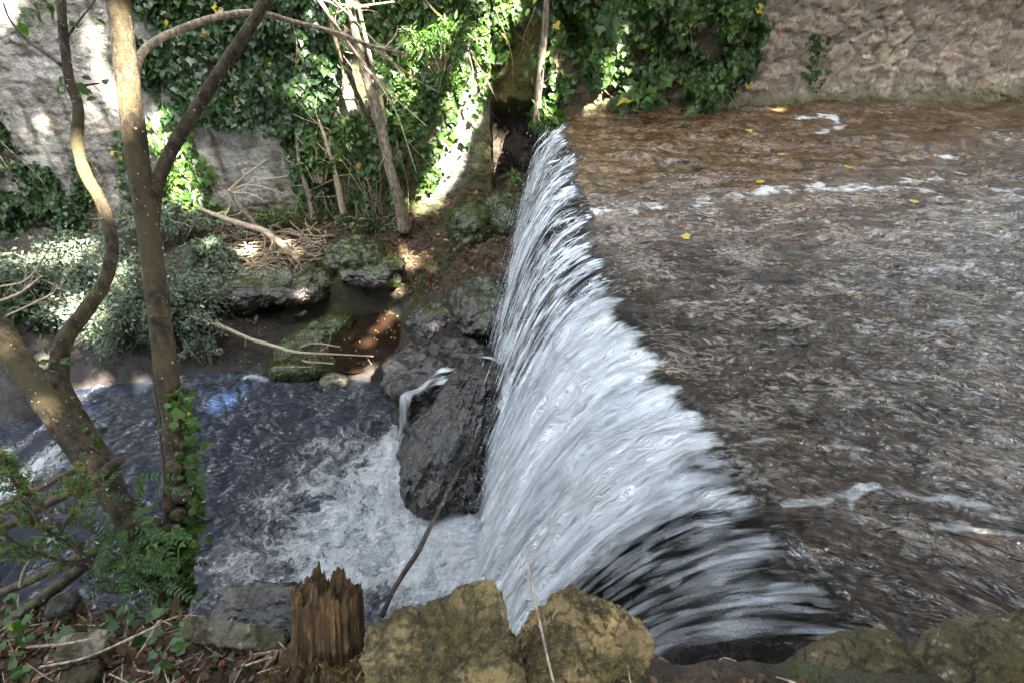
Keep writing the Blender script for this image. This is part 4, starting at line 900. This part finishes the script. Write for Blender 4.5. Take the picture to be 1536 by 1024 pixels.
tree_c = thing('tree', at_d(205, 800, 2.05), 'thick trunk leaning in from the left edge across the lower river', 'tree', 'trees leaning out from the near bank')
P, R = px_path([(240, 860, 34), (215, 805, 30), (185, 765, 27), (150, 715, 26), (105, 655, 25), (60, 590, 26), (12, 515, 27), (-40, 440, 28), (-120, 330, 28)], 2.04, 2.02)
mb = MB(); tube(mb, P, R, 110, 26, .08, 511); mb.build('trunk', M['bark'], tree_c)
P, R = px_path([(140, 735, 12), (160, 705, 11), (182, 688, 9)], 2.02, 1.98); mb = MB(); tube(mb, P, R, 20, 12, .1, 513); mb.build('branch_stub', M['bark'], tree_c)
for L, s in (([(228, 812, 18), (245, 795, 12), (262, 790, 8)], 1), ([(190, 790, 16), (222, 782, 13), (240, 790, 9)], 2), ([(210, 850, 17), (165, 845, 14), (130, 850, 9)], 3), ([(225, 860, 16), (190, 880, 13), (140, 880, 8)], 4)):
    P, R = px_path(L, 1.99, 1.97); mb = MB(); tube(mb, P, R, 26, 12, .12, 520 + s); mb.build('root', M['bark'], tree_c)

tree_d = thing('tree', at_d(168, 720, 2.3), 'thin winding trunk rising behind the leaning one at the left', 'tree', 'trees leaning out from the near bank')
P, R = px_path([(176, 745, 20), (160, 700, 18), (138, 660, 17), (112, 615, 17), (92, 580, 18), (88, 545, 18), (100, 505, 17), (130, 465, 15), (158, 420, 13), (168, 370, 12), (155, 310, 12), (128, 260, 12), (116, 215, 12), (117, 160, 11), (104, 120, 10.5), (96, 60, 10), (92, 0, 10), (88, -90, 10)], 2.30, 2.10)
mb = MB(); CD = tube(mb, P, R, 150, 20, .12, 531); twiglets(mb, CD, 10, .03, .005, rng); mb.build('trunk', M['bark'], tree_d)
P, R = px_path([(92, 98, 5), (65, 78, 4), (40, 60, 3.5), (15, 30, 2.5), (5, 5, 2)], 2.15, 2.3)
mb = MB(); tube(mb, P, R, 26, 8, .08, 533); mb.build('branch', M['bark'], tree_d)
for L in ([(98, 60, 3), (120, 30, 2), (140, 5, 1.5), (160, -30, 1)], [(108, 130, 3), (130, 128, 2.4), (150, 125, 1.6)], [(88, 560, 5), (60, 552, 3), (38, 545, 2)], [(85, 575, 5), (60, 605, 4), (50, 630, 2)]):
    P, R = px_path(L, 2.14, 2.2); mb = MB(); tube(mb, P, R, 16, 6); mb.build('branch', M['bark'], tree_d)
mb = MB()
for (a, b, s, n) in ((50, 25, 40, 26), (70, 20, 20, 12), (130, 125, 25, 10), (75, 540, 28, 18), (135, 655, 20, 12), (110, 130, 15, 8)):
    P = np.array([at_d(a + r3.normal(0, s), b + r3.normal(0, s * .4), r3.uniform(2.05, 2.3)) for _ in range(n)])
    leaves(mb, LEAF_OVAL, P, DOWN * .5 + r3.normal(0, .7, (n, 3)), np.array([0, -.4, .8]) + r3.normal(0, .4, (n, 3)), .035 * r3.lognormal(0, .3, n), r3, .2)
mb.build('leaves', M['fern'], tree_d)

def sapling(label, L, y0, y1, mat='bark_grey', twn=8, seed=0, group='bare saplings against the far wall', tl=.35, leafn=0):
    r = np.random.default_rng(seed); L = np.asarray(L, float); yy_ = np.linspace(y0, y1, len(L))
    P = np.array([at_y(a, b, y) for (a, b), y in zip(L[:, :2], yy_)]); dep = P @ np.array([0, cos(PITCH), -sin(PITCH)]) + CAMZ * sin(PITCH)
    root = thing('sapling', P[0], label, 'sapling', group); mb = MB(); C = tube(mb, P, L[:, 2] * dep / FPX / np.array([np.linalg.norm(ray(a, b)) for a, b in L[:, :2]]), 60, 10, .08, seed); mb.build('trunk', M[mat], root)
    
    for _ in range(twn): mt = MB(); twiglets(mt, C, 1, tl, .007, r); mt.build('twig', M['twig'], root)
    if leafn:
        q = C[r.integers(10, 60, leafn)] + r.normal(0, .16, (leafn, 3)); ml = MB(); leaves(ml, LEAF_OVAL, q, DOWN + r.normal(0, .6, (leafn, 3)), OUT + r.normal(0, .5, (leafn, 3)), .11, r, .2); ml.build('leaves', M['ivy_bright'], root)
    return root
sapling('thick grey sapling leaning left up the middle of the far wall', [(608, 345, 11), (598, 300, 9), (584, 250, 8), (572, 195, 8), (556, 140, 7.5), (540, 80, 7), (525, 10, 7), (515, -50, 7)], 8.85, 8.5, seed=541, twn=10, leafn=60)
sapling('slim straight sapling just right of the thick grey one', [(600, 330, 4.5), (588, 250, 4), (575, 170, 4), (556, 90, 3.5), (538, 10, 3.5), (530, -40, 3)], 8.95, 8.8, seed=543)
sapling('thin dark sapling leaning behind the thick grey one', [(560, 190, 4), (535, 140, 4), (512, 85, 4), (492, 20, 4), (480, -40, 4)], 9.1, 8.9, 'bark', seed=545)
sapling('pale straight sapling rising out of the bright ivy beside the lip', [(805, 185, 6), (808, 140, 6), (812, 90, 6), (818, 40, 5.5), (822, -40, 5)], 8.95, 8.75, seed=547, twn=4, leafn=30)
sapling('reddish multi stemmed sapling at the foot of the damp wall', [(515, 320, 5), (508, 285, 5), (500, 250, 4), (490, 215, 3), (478, 180, 2)], 9.1, 9.1, seed=549, twn=14, tl=.5, mat='twig')
sapling('thin bent sapling above the twig heap', [(470, 330, 4), (462, 290, 4), (450, 250, 3), (445, 200, 3)], 9.1, 9.15, seed=551, twn=8, tl=.4)

# ================================================================== DEAD BRANCHES, LOGS, STICKS
def deadwood(name, label, cat, paths, y=None, d=None, z=None, mat='twig', n=40, rough=.08, seed=0, group=None, tw=0, tl=.2):
    r = np.random.default_rng(seed); first = None; mb = MB(); root = None
    for j, L in enumerate(paths):
        L = np.asarray(L, float); t = np.linspace(0, 1, len(L)); P = []; R = []
        for (a, b, rp), k in zip(L, t):
            if y: yy_ = y[0] + (y[1] - y[0]) * k; q = at_y(a, b, yy_); dd = q[1] * cos(PITCH) - (q[2] - CAMZ) * sin(PITCH)
            elif z: q = at_z(a, b, z[0] + (z[1] - z[0]) * k); dd = q[1] * cos(PITCH) - (q[2] - CAMZ) * sin(PITCH)
            else: dd = d[0] + (d[1] - d[0]) * k; q = at_d(a, b, dd)
            P.append(q); R.append(rp * dd / FPX / np.linalg.norm(ray(a, b)))
        C = tube(mb, P, R, n, 12, rough, seed + j)
        if tw: twiglets(mb, C, tw, tl, R[-1] * .5, r)
    o = mb.build(name, M[mat]); return tag(o, label, cat, group)
deadwood('dead_branch', 'bare pale branch lying down the far bank above the twig heap', 'branch', [[(298, 312, 3), (330, 325, 4), (362, 336, 5), (395, 346, 5), (420, 365, 6), (448, 388, 6)], [(384, 340, 4), (370, 320, 3), (352, 300, 3), (343, 285, 2.5)]], y=(8.5, 8.2), tw=5, tl=.3, seed=561)
deadwood('dead_branch', 'fan of thin bleached twigs standing above the twig heap', 'branch', [[(343, 287, 2.5), (370, 262, 1.6), (400, 240, 1)], [(343, 287, 2.5), (385, 272, 1.4), (432, 264, .8)], [(343, 285, 2), (380, 278, 1.2), (425, 290, .8)], [(345, 290, 2), (372, 290, 1), (395, 300, .7)]], y=(8.5, 8.3), seed=563)
deadwood('dead_branch', 'long pale branch reaching over the pool from the grey green shrub', 'branch', [[(296, 474, 3.5), (330, 488, 3.5), (375, 508, 3.2), (415, 520, 3), (445, 528, 2.4), (500, 531, 1.4), (560, 534, 1)], [(415, 520, 2.4), (450, 540, 1.6), (500, 545, 1)], [(440, 526, 2), (470, 515, 1.4), (510, 520, 1)], [(445, 528, 1.6), (480, 548, 1.2), (410, 550, .8)], [(430, 524, 1.6), (465, 535, 1.2), (490, 520, 1.0), (496, 508, .8)]], y=(6.85, 5.95), tw=9, tl=.16, seed=565)
deadwood('dead_branch', 'light bare branch crossing the top of the far ivy', 'branch', [[(462, -6, 1.4), (525, 9, 1.6), (592, 3, 1.2)], [(470, -10, 2), (520, 60, 1.6), (575, 130, 1.3), (640, 190, .8)], [(480, 0, 2), (540, 90, 1.6), (590, 160, 1.2), (625, 260, .7)], [(490, -10, 1.5), (560, 60, 1.2), (610, 120, .8)]], y=(8.3, 8.4), tw=5, tl=.3, seed=567)
deadwood('dead_branch', 'thin dark branch slanting down beside the sunlit strip', 'branch', [[(628, -10, 2), (680, 50, 2), (715, 95, 1.6), (745, 150, 1.2)]], y=(8.8, 9.0), tw=3, tl=.25, mat='bark', seed=569)
deadwood('dead_branch', 'dry stems slanting through the dark shrub at the left edge', 'branch', [[(-10, 455, 3), (30, 440, 3), (62, 415, 2)], [(0, 430, 2), (40, 420, 2), (70, 380, 1.4)], [(-5, 480, 2), (40, 460, 2), (80, 440, 1.2)]], y=(6.5, 6.4), tw=6, tl=.4, seed=571)
deadwood('log', 'dark mossy log slanting up from the left edge to the leaning trunk', 'log', [[(-20, 808, 9), (40, 772, 9), (90, 745, 9), (135, 725, 10), (170, 712, 9)]], d=(2.1, 2.08), mat='log', seed=573, tw=4, tl=.06)
deadwood('log', 'thin dark log below, running from the left edge to the roots', 'log', [[(-20, 898, 9), (40, 872, 9), (100, 845, 10), (150, 822, 10)]], d=(2.0, 2.02), mat='log', seed=575)
deadwood('log', 'thick rotting log lying lowest at the left edge', 'log', [[(-10, 945, 11), (40, 915, 12), (85, 880, 12), (130, 845, 11)]], d=(1.98, 2.0), mat='log', seed=577)
deadwood('log', 'dark wet log at the far left over the rapids', 'log', [[(-20, 770, 6), (40, 740, 6), (90, 715, 6), (130, 700, 5)]], d=(2.25, 2.3), mat='log', seed=579)
deadwood('stick', 'dark bare stick jutting up from behind the square boulder', 'stick', [[(572, 925, 4.2), (590, 885, 4.2), (608, 855, 4.4), (628, 825, 4.2), (645, 790, 3.6), (662, 758, 3), (680, 722, 2.4), (690, 702, 1.8)], [(683, 716, 1.8), (689, 716, 1.5), (693, 717, 1)]], d=(1.55, 1.75), mat='dark_twig', seed=581)
deadwood('dry_stalk', 'thin dry stalk standing in front of the rounded boulder', 'stalk', [[(832, 1030, 2.4), (820, 980, 2.2), (808, 925, 2), (798, 880, 1.8), (793, 850, 1.5), (790, 826, 1.2)], [(796, 868, 1.4), (788, 866, 1.2), (784, 860, .9)]], d=(1.25, 1.3), mat='twig', seed=583)
deadwood('stick', 'short reddish broken stick on the rounded boulder', 'stick', [[(802, 938, 4), (815, 955, 4.5), (826, 974, 4)]], d=(1.30, 1.30), mat='dark_twig', seed=585)
deadwood('stick', 'short upright twig by the log at the left edge', 'stick', [[(30, 880, 3.4), (35, 858, 3.4), (45, 838, 2.8)]], d=(1.9, 1.9), mat='twig', seed=587)
deadwood('stick', 'thin dark stick lying in the shallow brown river', 'stick', [[(995, 392, 1.4), (1030, 386, 1.8), (1075, 383, 1.2)]], z=(.06, .06), mat='dark_twig', seed=589)
# twig heap on the far bank: a tangle
mb = MB(); r4 = np.random.default_rng(31)
for i in range(230):
    q = at_y(r4.uniform(315, 470), r4.uniform(360, 425), 8.0); z0 = terrain(np.array([q[0]]), np.array([q[1]]))[0]; q[1] = r4.uniform(7.7, 8.8); q[2] = terrain(np.array([q[0]]), np.array([q[1]]))[0] + r4.uniform(.02, .2)
    d = norm(np.array([r4.normal(), r4.normal() * .6, r4.normal() * .25])); L = r4.uniform(.25, .7)
    tube(mb, [q - d * L / 2, q + r4.normal(0, .04, 3), q + d * L / 2 + r4.normal(0, .05, 3)], [.010, .009, .004], 9, 5)
kind(mb.build('twig_litter', M['twig']), 'stuff')
# dead leaves and twigs on the far bank
mb = MB(); n = 4200; x = r4.uniform(-5.2, .1, n); y = r4.uniform(7.6, 9.6, n); zt = terrain(x, y); k = (y - shore(x) > 1.4) & (y < wall_y(x)); x, y, zt = x[k], y[k], zt[k]
leaves(mb, LEAF_OVAL, np.stack([x, y, zt + .02], -1), r4.normal(0, 1, (len(x), 3)) * [1, 1, .2], np.array([0, 0, 1]) + r4.normal(0, .4, (len(x), 3)), .085, r4, .3)
kind(mb.build('leaf_litter', M['litter']), 'stuff')

# ================================================================== NEAR BANK
def on_bank(x, y, up=0.0): return np.stack([x, y, terrain(x, y) + up], -1)
r5 = np.random.default_rng(37); n = 15000
x = r5.uniform(-2.3, 1.9, n); y = r5.uniform(.30, 1.15, n); k = (y < bank_edge(x) + .03) & ((x < .3) | (r5.random(len(x)) < .22) & (y < bank_edge(x) - .06)); x, y = x[k], y[k]; n = len(x); mb = MB()
leaves(mb, LEAF_OVAL, on_bank(x, y, .006) + np.stack([0 * x, 0 * x, r5.exponential(.006, n)], -1), r5.normal(0, 1, (n, 3)) * [1, 1, .25], np.array([0, -.15, 1]) + r5.normal(0, .6, (n, 3)), .020 * r5.lognormal(0, .42, n), r5, .8)
kind(mb.build('leaf_litter', M['litter']), 'stuff')
mb = MB(); n = 900; x = r5.uniform(-2.2, 1.9, n); y = r5.uniform(.35, 1.1, n); k = (y < bank_edge(x)) & ((x < .3) | (r5.random(len(x)) < .15)); x, y = x[k], y[k]
for a, b in zip(x, y):
    q = on_bank(np.array([a]), np.array([b]), .012)[0]; th = r5.uniform(0, pi); L = r5.uniform(.04, .22); d = np.array([cos(th), sin(th) * .7, r5.normal(0, .1)])
    rr1 = r5.uniform(.0012, .0036); tube(mb, [q - d * L / 2, q + r5.normal(0, .006, 3), q + d * L / 2 + r5.normal(0, .01, 3)], [rr1, rr1, rr1 * .5], 8, 6)
kind(mb.build('twig_litter', M['twig']), 'stuff')
for lab, L, rd in (('long bent brown twig lying over the dead leaves', [(60, 1000), (130, 985), (210, 950), (240, 935)], .004), ('straight pale twig below the pale angular stone', [(40, 970), (95, 965), (150, 955)], .004), ('forked brown twig between the stones and the stump', [(205, 985), (225, 955), (238, 930)], .0035)):
    P = np.array([at_d(a, b, 1.62) for a, b in L]); P[:, 2] = np.maximum(P[:, 2], terrain(P[:, 0], P[:, 1]) + .012); mb = MB(); tube(mb, P, np.full(len(P), rd), 24, 7, .1); tag(mb.build('twig', M['twig']), lab, 'twig')
for lab, a, b, s in (('largest green ivy leaf on the dead leaves near the stump', 276, 988, .034), ('green ivy leaf nearest the flat stone', 305, 967, .030), ('small green ivy leaf left of the largest one', 252, 995, .02), ('pale green leaf at the bottom edge among dead leaves', 187, 1012, .028), ('grey green leaf beside the flat stone end', 335, 963, .02)):
    q = at_d(a, b, 1.55); q[2] = terrain(np.array([q[0]]), np.array([q[1]]))[0] + .025; mb = MB(); leaves(mb, LEAF_IVY, [q], np.array([.5, -.6, -.1]) + r5.normal(0, .3, 3), np.array([0, -.5, .9]), s, r5, .1); tag(mb.build('fallen_leaf', M['ivy_bright']), lab, 'leaf')
for lab, a, b in (('yellow leaf floating midway on the brown river', 1140, 284), ('small yellow leaf on the river nearest the lip', 1033, 358), ('yellow leaf on the far river below the ivy', 1120, 206), ('yellow leaf farther right on the brown river', 1368, 312), ('tiny yellow leaf close to the wall foot', 1172, 239), ('yellow leaf drifting above the foam line', 1270, 258)):
    q = at_z(a, b, .03); q[2] = upper_wave(np.array([q[0]]), np.array([q[1]]))[0] + .015; mb = MB(); leaves(mb, LEAF_IVY, [q], r5.normal(0, 1, 3) * [1, 1, .05], [0, -.2, 1], .10, r5, .1); tag(mb.build('fallen_leaf', M['yellow']), lab, 'leaf')
# yellow leaf flecks round the pool
mb = MB(); n = 200; x = r4.uniform(-4.2, -1.0, n); y = r4.uniform(6.3, 8.2, n); leaves(mb, LEAF_OVAL, np.stack([x, y, np.maximum(terrain(x, y), -2.845) + .012], -1), r4.normal(0, 1, (n, 3)) * [1, 1, .1], [0, 0, 1], .022 * r4.lognormal(0, .3, n), r4, .2)
kind(mb.build('leaf_flecks', M['yellow']), 'stuff')
# plants with feathered leaves at the foot of the trees
def pinnate(ml, ms, p, d, L, rng, n=9, s=.022, up=(0, -.4, .9)):
    d = norm(np.asarray(d, float)); k = np.linspace(0, 1, n); C = p + np.outer(k, d) * L + np.outer(k ** 2, [0, 0, -.25 * L]); tube(ml, C[::2] if n % 2 else C, .0009, n, 4, rnd=.15)
    upv = np.asarray(up, float) + rng.normal(0, .25, 3); sdv = norm(np.cross(d, upv)); T = norm(np.gradient(C, axis=0))
    for sg in (-1, 1): leaves(ml, LEAF_OVAL, C[1:], T[1:] * .55 + sg * sdv + rng.normal(0, .08, (n - 1, 3)), np.tile(upv, (n - 1, 1)) + rng.normal(0, .15, (n - 1, 3)), s * (1 - .35 * k[1:]), rng, .1)
    leaves(ml, LEAF_OVAL, C[-1:], T[-1:], upv[None], s, rng)
def feather_plant(label, spots, seed, s=.022, L=.13, dd=(1.85, 2.0)):
    rng = np.random.default_rng(seed); root = thing('leafy_plant', at_d(*spots[0][:2], 2.0), label, 'plant'); ml, ms = MB(), MB()
    for a, b, sp, n in spots:
        for i in range(n):
            p = at_d(a + rng.normal(0, sp), b + rng.normal(0, sp * .7), rng.uniform(*dd)); pinnate(ml, ms, p, [rng.normal(0, .8), rng.normal(-.2, .5), rng.normal(.1, .35)], L * rng.uniform(.6, 1.2), rng, 9, s)
    ml.build('foliage', M['fern'], root)
feather_plant('bright green feathery leaved plant at the foot of the tall trunk', [(215, 830, 28, 26), (250, 850, 22, 16), (185, 860, 20, 10), (235, 800, 20, 10)], 601)
feather_plant('few feathery leaves hanging by the leaning trunk', [(150, 730, 10, 4), (200, 775, 12, 4), (215, 725, 12, 3), (145, 770, 14, 4)], 603, .020, .11)
feather_plant('feathery sprig sprouting low on the winding trunk', [(132, 655, 8, 4), (60, 545, 10, 3)], 605, .018, .09, (2.05, 2.15))
def sprig(label, starts, seed):
    rng = np.random.default_rng(seed); root = thing('yew_shoot', at_d(starts[0][0][0], starts[0][0][1], 1.7), label, 'shrub'); ml, ms = MB(), MB()
    for L in starts:
        P = np.array([at_d(a, b, d) for a, b, d in L]); C = tube(ms, P, np.linspace(.007, .002, len(P)), 40, 6)
        for k in rng.integers(4, 39, 26):
            d = norm(C[min(k + 1, 39)] - C[k - 1]) + rng.normal(0, .7, 3); l = rng.uniform(.03, .10); Q = C[k] + np.outer(np.linspace(0, 1, 12), norm(d)) * l; tube(ms, Q[::4], [.0015, .0012, .0006], 6, 4)
            leaves(ml, LEAF_LONG, np.repeat(Q[3:], 2, 0), norm(d) * .8 + rng.normal(0, .7, (18, 3)), np.array([0, -.4, .8]) + rng.normal(0, .4, (18, 3)), .020, rng)
    ml.build('foliage', M['yew'], root); kind(ms.build('stem', M['log'], root), 'stuff')
sprig('brown needle leaved shoots reaching in from the left edge', [[(145, 850, 1.9), (110, 820, 1.85), (60, 790, 1.8), (10, 765, 1.75), (-30, 750, 1.7)], [(120, 830, 1.86), (80, 780, 1.8), (40, 740, 1.75), (0, 700, 1.7)], [(90, 800, 1.8), (110, 760, 1.8), (115, 720, 1.8)], [(60, 790, 1.8), (20, 720, 1.7), (-5, 690, 1.7)], [(130, 850, 1.88), (60, 830, 1.8), (0, 800, 1.75)]], 611)
# ivy creeping over the ground under the trees
mb = MB(); n = 700; x = r5.uniform(-2.2, -.72, n); y = r5.uniform(.62, 1.2, n); dn_ = fbm(x * 3, y * 3, seed=621, o=2); k = (y < bank_edge(x) + .06) & (y > bank_edge(x) - .17 - .2 * (x < -1.5)) & (dn_ > -.1); x, y = x[k], y[k]; n = len(x)
leaves(mb, LEAF_IVY, on_bank(x, y, .03) + np.stack([0 * x, 0 * x, r5.uniform(0, .04, n)], -1), r5.normal(0, .7, (n, 3)) * [1, 1, .3] + np.array([0, .2, -.2]), np.array([0, -.45, .9]) + r5.normal(0, .35, (n, 3)), .027 * r5.lognormal(0, .3, n), r5, .2)
kind(mb.build('ground_ivy', M['ivy_bright']), 'stuff')
# moss cushions along the wall foot beside the upper river
mb = MB(); n = 1500; x = r5.uniform(2.6, 10, n); z = .02 + r5.exponential(.05, n); k = fbm(x * 1.5, x * 0, seed=631, o=3) > -.1; x, z = x[k], z[k]; n = len(x)
leaves(mb, LEAF_LONG, np.stack([x, wall_y(x) - .16 - r5.uniform(0, .05, n) + z * .4, z], -1), r5.normal(0, .6, (n, 3)) + DOWN * .5 + OUT * .3, OUT + r5.normal(0, .5, (n, 3)), .05, r5, .2)
kind(mb.build('moss', M['moss']), 'stuff')

# ================================================================== UNSEEN CROWN ADDED TO SHADE THE GLEN (gaps cut for the sun patches)
SUN_SPOTS = [(690, 170, 9.55, .24, .42), (672, 235, 9.55, .20, .34), (650, 285, 9.5, .18, .2), (725, 90, 9.6, .16, .32), (755, 20, 9.9, .12, .2),
             (155, 110, 8.9, .06, .30), (130, 30, 8.9, .08, .10), (60, 175, 8.8, .05, .06), (268, 250, 9.1, .16, .3), (240, 200, 9.1, .2, .14), (275, 290, 9.0, .2, .2), (100, 360, 7.6, .22, .14), (120, 470, 6.4, .25, .2), (60, 385, 7.6, .2, .1), (170, 400, 6.9, .14, .1), (40, 525, 5.9, .1, .1),
             (370, 372, 8.3, .14, .07), (320, 370, 8.3, .06, .05), (618, 385, 8.2, .08, .16), (602, 432, 7.8, .07, .07), (455, 440, 7.3, .07, .05), (430, 365, 8.4, .08, .05),
             (585, 475, 7.6, .10, .09), (565, 495, 7.3, .10, .08), (550, 515, 7.0, .09, .06), (575, 487, 7.45, .06, .05), (543, 565, 6.35, .12, .10), (340, 605, 5.9, .16, .10), (130, 575, 5.9, .22, .08), (210, 570, 6.0, .06, .06), (360, 590, 6.0, .06, .05),
             (520, 10, 8.5, .5, .10), (560, 40, 8.7, .25, .12), (640, 60, 8.7, .35, .25), (840, 110, 8.7, .10, .25), (850, 60, 8.7, .2, .12), (960, 60, 8.7, .18, .12)]
su = norm(np.cross([0, 0, 1.0], SUN_DIR)); sv = np.cross(SUN_DIR, su); CROWN_C = np.array([0, 4.5, -1.0]) + SUN_DIR * 15
spots = [(at_y(a, b, y), r1, r2_) for a, b, y, r1, r2_ in SUN_SPOTS]
for a, b, d in ((12, 515, 2.0), (60, 610, 2.0), (200, 20, 1.75)): spots.append((at_d(a, b, d), .02, .03))
r6 = np.random.default_rng(41); N = 70000; a = r6.uniform(-13, 13, N); b = r6.uniform(-7.5, 7.5, N); dz = r6.normal(0, .9, N)
keep = np.hypot(a / 13, b / 7.5) < 1.0
gap = np.zeros(N, bool)
for P, r1, r2_ in spots:
    q = P - CROWN_C; gu, gv = q @ su, q @ sv
    gap |= (np.hypot((a - gu) / (r1 + .07), (b - gv) / (r2_ * .9 + .07)) < 1 + .25 * perlin(a * 5, b * 5, 0 * a, 77))
keep &= ~gap; a, b, dz = a[keep], b[keep], dz[keep]
Pc = CROWN_C + a[:, None] * su + b[:, None] * sv + dz[:, None] * SUN_DIR
added_shade_tree = thing('tree', (6.5, -7.5, .9), 'unseen tree added behind the near bank, its crown cut to shape the sun patches', 'tree')
mb = MB(); n = len(Pc); 
# big leaf clusters away from the gaps, small single leaves round them
gu = np.array([(P - CROWN_C) @ su for P, _, _ in spots]); gv = np.array([(P - CROWN_C) @ sv for P, _, _ in spots]); gr = np.array([max(r1, r2_) for _, r1, r2_ in spots])
rm = np.random.default_rng(99); nb = (np.hypot(a[:, None] - gu, b[:, None] - gv) - gr).min(1); big = nb > .26
leaves(mb, LEAF_IVY, Pc[big] - .11 * su, su + r6.normal(0, .35, (big.sum(), 3)), SUN_DIR + r6.normal(0, .25, (big.sum(), 3)), .24, r6, .1)
k = 26000; i = rm.integers(0, len(gu), k); rad = gr[i] + rm.uniform(-.3, .55, k); an = rm.uniform(0, 2 * pi, k); aa_ = gu[i] + np.cos(an) * rad; bb_ = gv[i] + np.sin(an) * rad; ok = np.ones(k, bool)
for P, r1, r2_ in spots:
    q = P - CROWN_C; ok &= ~(np.hypot((aa_ - q @ su) / (r1 + .07), (bb_ - q @ sv) / (r2_ * .9 + .07)) < 1 + .3 * perlin(aa_ * 8, bb_ * 8, 0 * aa_, 78))
aa_, bb_ = aa_[ok], bb_[ok]; k = len(aa_)
leaves(mb, LEAF_OVAL, CROWN_C + aa_[:, None] * su + bb_[:, None] * sv + rm.normal(0, .5, k)[:, None] * SUN_DIR - .05 * su, su + rm.normal(0, .4, (k, 3)) + sv * rm.normal(0, .8, k)[:, None], SUN_DIR + rm.normal(0, .25, (k, 3)), .13, rm, .1)
mb.build('crown', M['ivy'], added_shade_tree)
mb = MB(); tube(mb, [(6.5, -7.5, -.5), (6.6, -7.2, 3), (6.4, -6.0, 7), tuple(CROWN_C)], [.42, .34, .26, .10], 40, 14, .06)
for i in range(9):
    e = CROWN_C + su * r6.uniform(-8, 8) + sv * r6.uniform(-6, 6); e = e + SUN_DIR * .8; s = np.array([6.4, -6.0, 7.0]) * .5 + CROWN_C * .5
    tube(mb, [s, (s + e) / 2 + np.array([0, 0, .6]), e], [.12, .07, .02], 16, 7)
mb.build('trunk', M['bark'], added_shade_tree)

# unseen foliage added round and over the glen to darken sky and reflections
r7 = np.random.default_rng(43); mb = MB()
for cx, cy, cz, rx, ry, rz in ((-9, 14, 6, 4, 3, 3.2), (-3, 15, 6.5, 4, 3, 3.6), (3.5, 14.5, 6.4, 4, 3, 3.4), (9.5, 14.5, 7, 4, 3, 4), (-15.5, 7, 4.5, 3, 5, 3.5), (-13, -1, 6, 3.5, 4.5, 5), (17, 8, 6.5, 3, 5, 6), (16, -1, 7, 3.5, 5, 5), (-6, -8, 6.5, 4.5, 3, 5)):
    n = int(rx * ry * rz * 40); d = norm(r7.normal(0, 1, (n, 3))); P = np.array([cx, cy, cz]) + d * (r7.random(n) ** .33)[:, None] * [rx, ry, rz]
    P = P[fbm(P[:, 0] * .5, P[:, 1] * .5, P[:, 2] * .5, 45, 3) > -.22]; n = len(P)
    leaves(mb, LEAF_IVY, P, DOWN + r7.normal(0, .6, (n, 3)), r7.normal(0, 1, (n, 3)) + [0, 0, .6], .42, r7, .1)
def clear_of_sun(P, r):
    ok = np.ones(len(P), bool)
    for S, _, _ in spots:
        q = P - S; h = q @ SUN_DIR; ok &= (np.linalg.norm(q - h[:, None] * SUN_DIR, axis=1) > r) | (h < 0)
    return ok
n = 20000; P = np.stack([r7.uniform(-15, 19, n), r7.uniform(-7, 22, n), r7.uniform(10, 13, n)], -1)  # loose leaf layer added overhead, opened above the pool to brighten it
P = P[(fbm(P[:, 0] * .33, P[:, 1] * .33, 0 * P[:, 0], 47, 4) > np.where((P[:, 1] > 4) & (P[:, 0] > -2), -.46, -.16))]; P = P[np.hypot((P[:, 0] + 1.5) / 4.2, (P[:, 1] - 2.8) / 3.6) > 1 + .3 * perlin(P[:, 0], P[:, 1])]; P = P[clear_of_sun(P, .75)]; n = len(P)
leaves(mb, LEAF_IVY, P, DOWN * .3 + r7.normal(0, .8, (n, 3)), r7.normal(0, .5, (n, 3)) + [0, 0, 1], .5, r7, .1)
kind(mb.build('added_foliage_screen', M['ivy']), 'stuff')
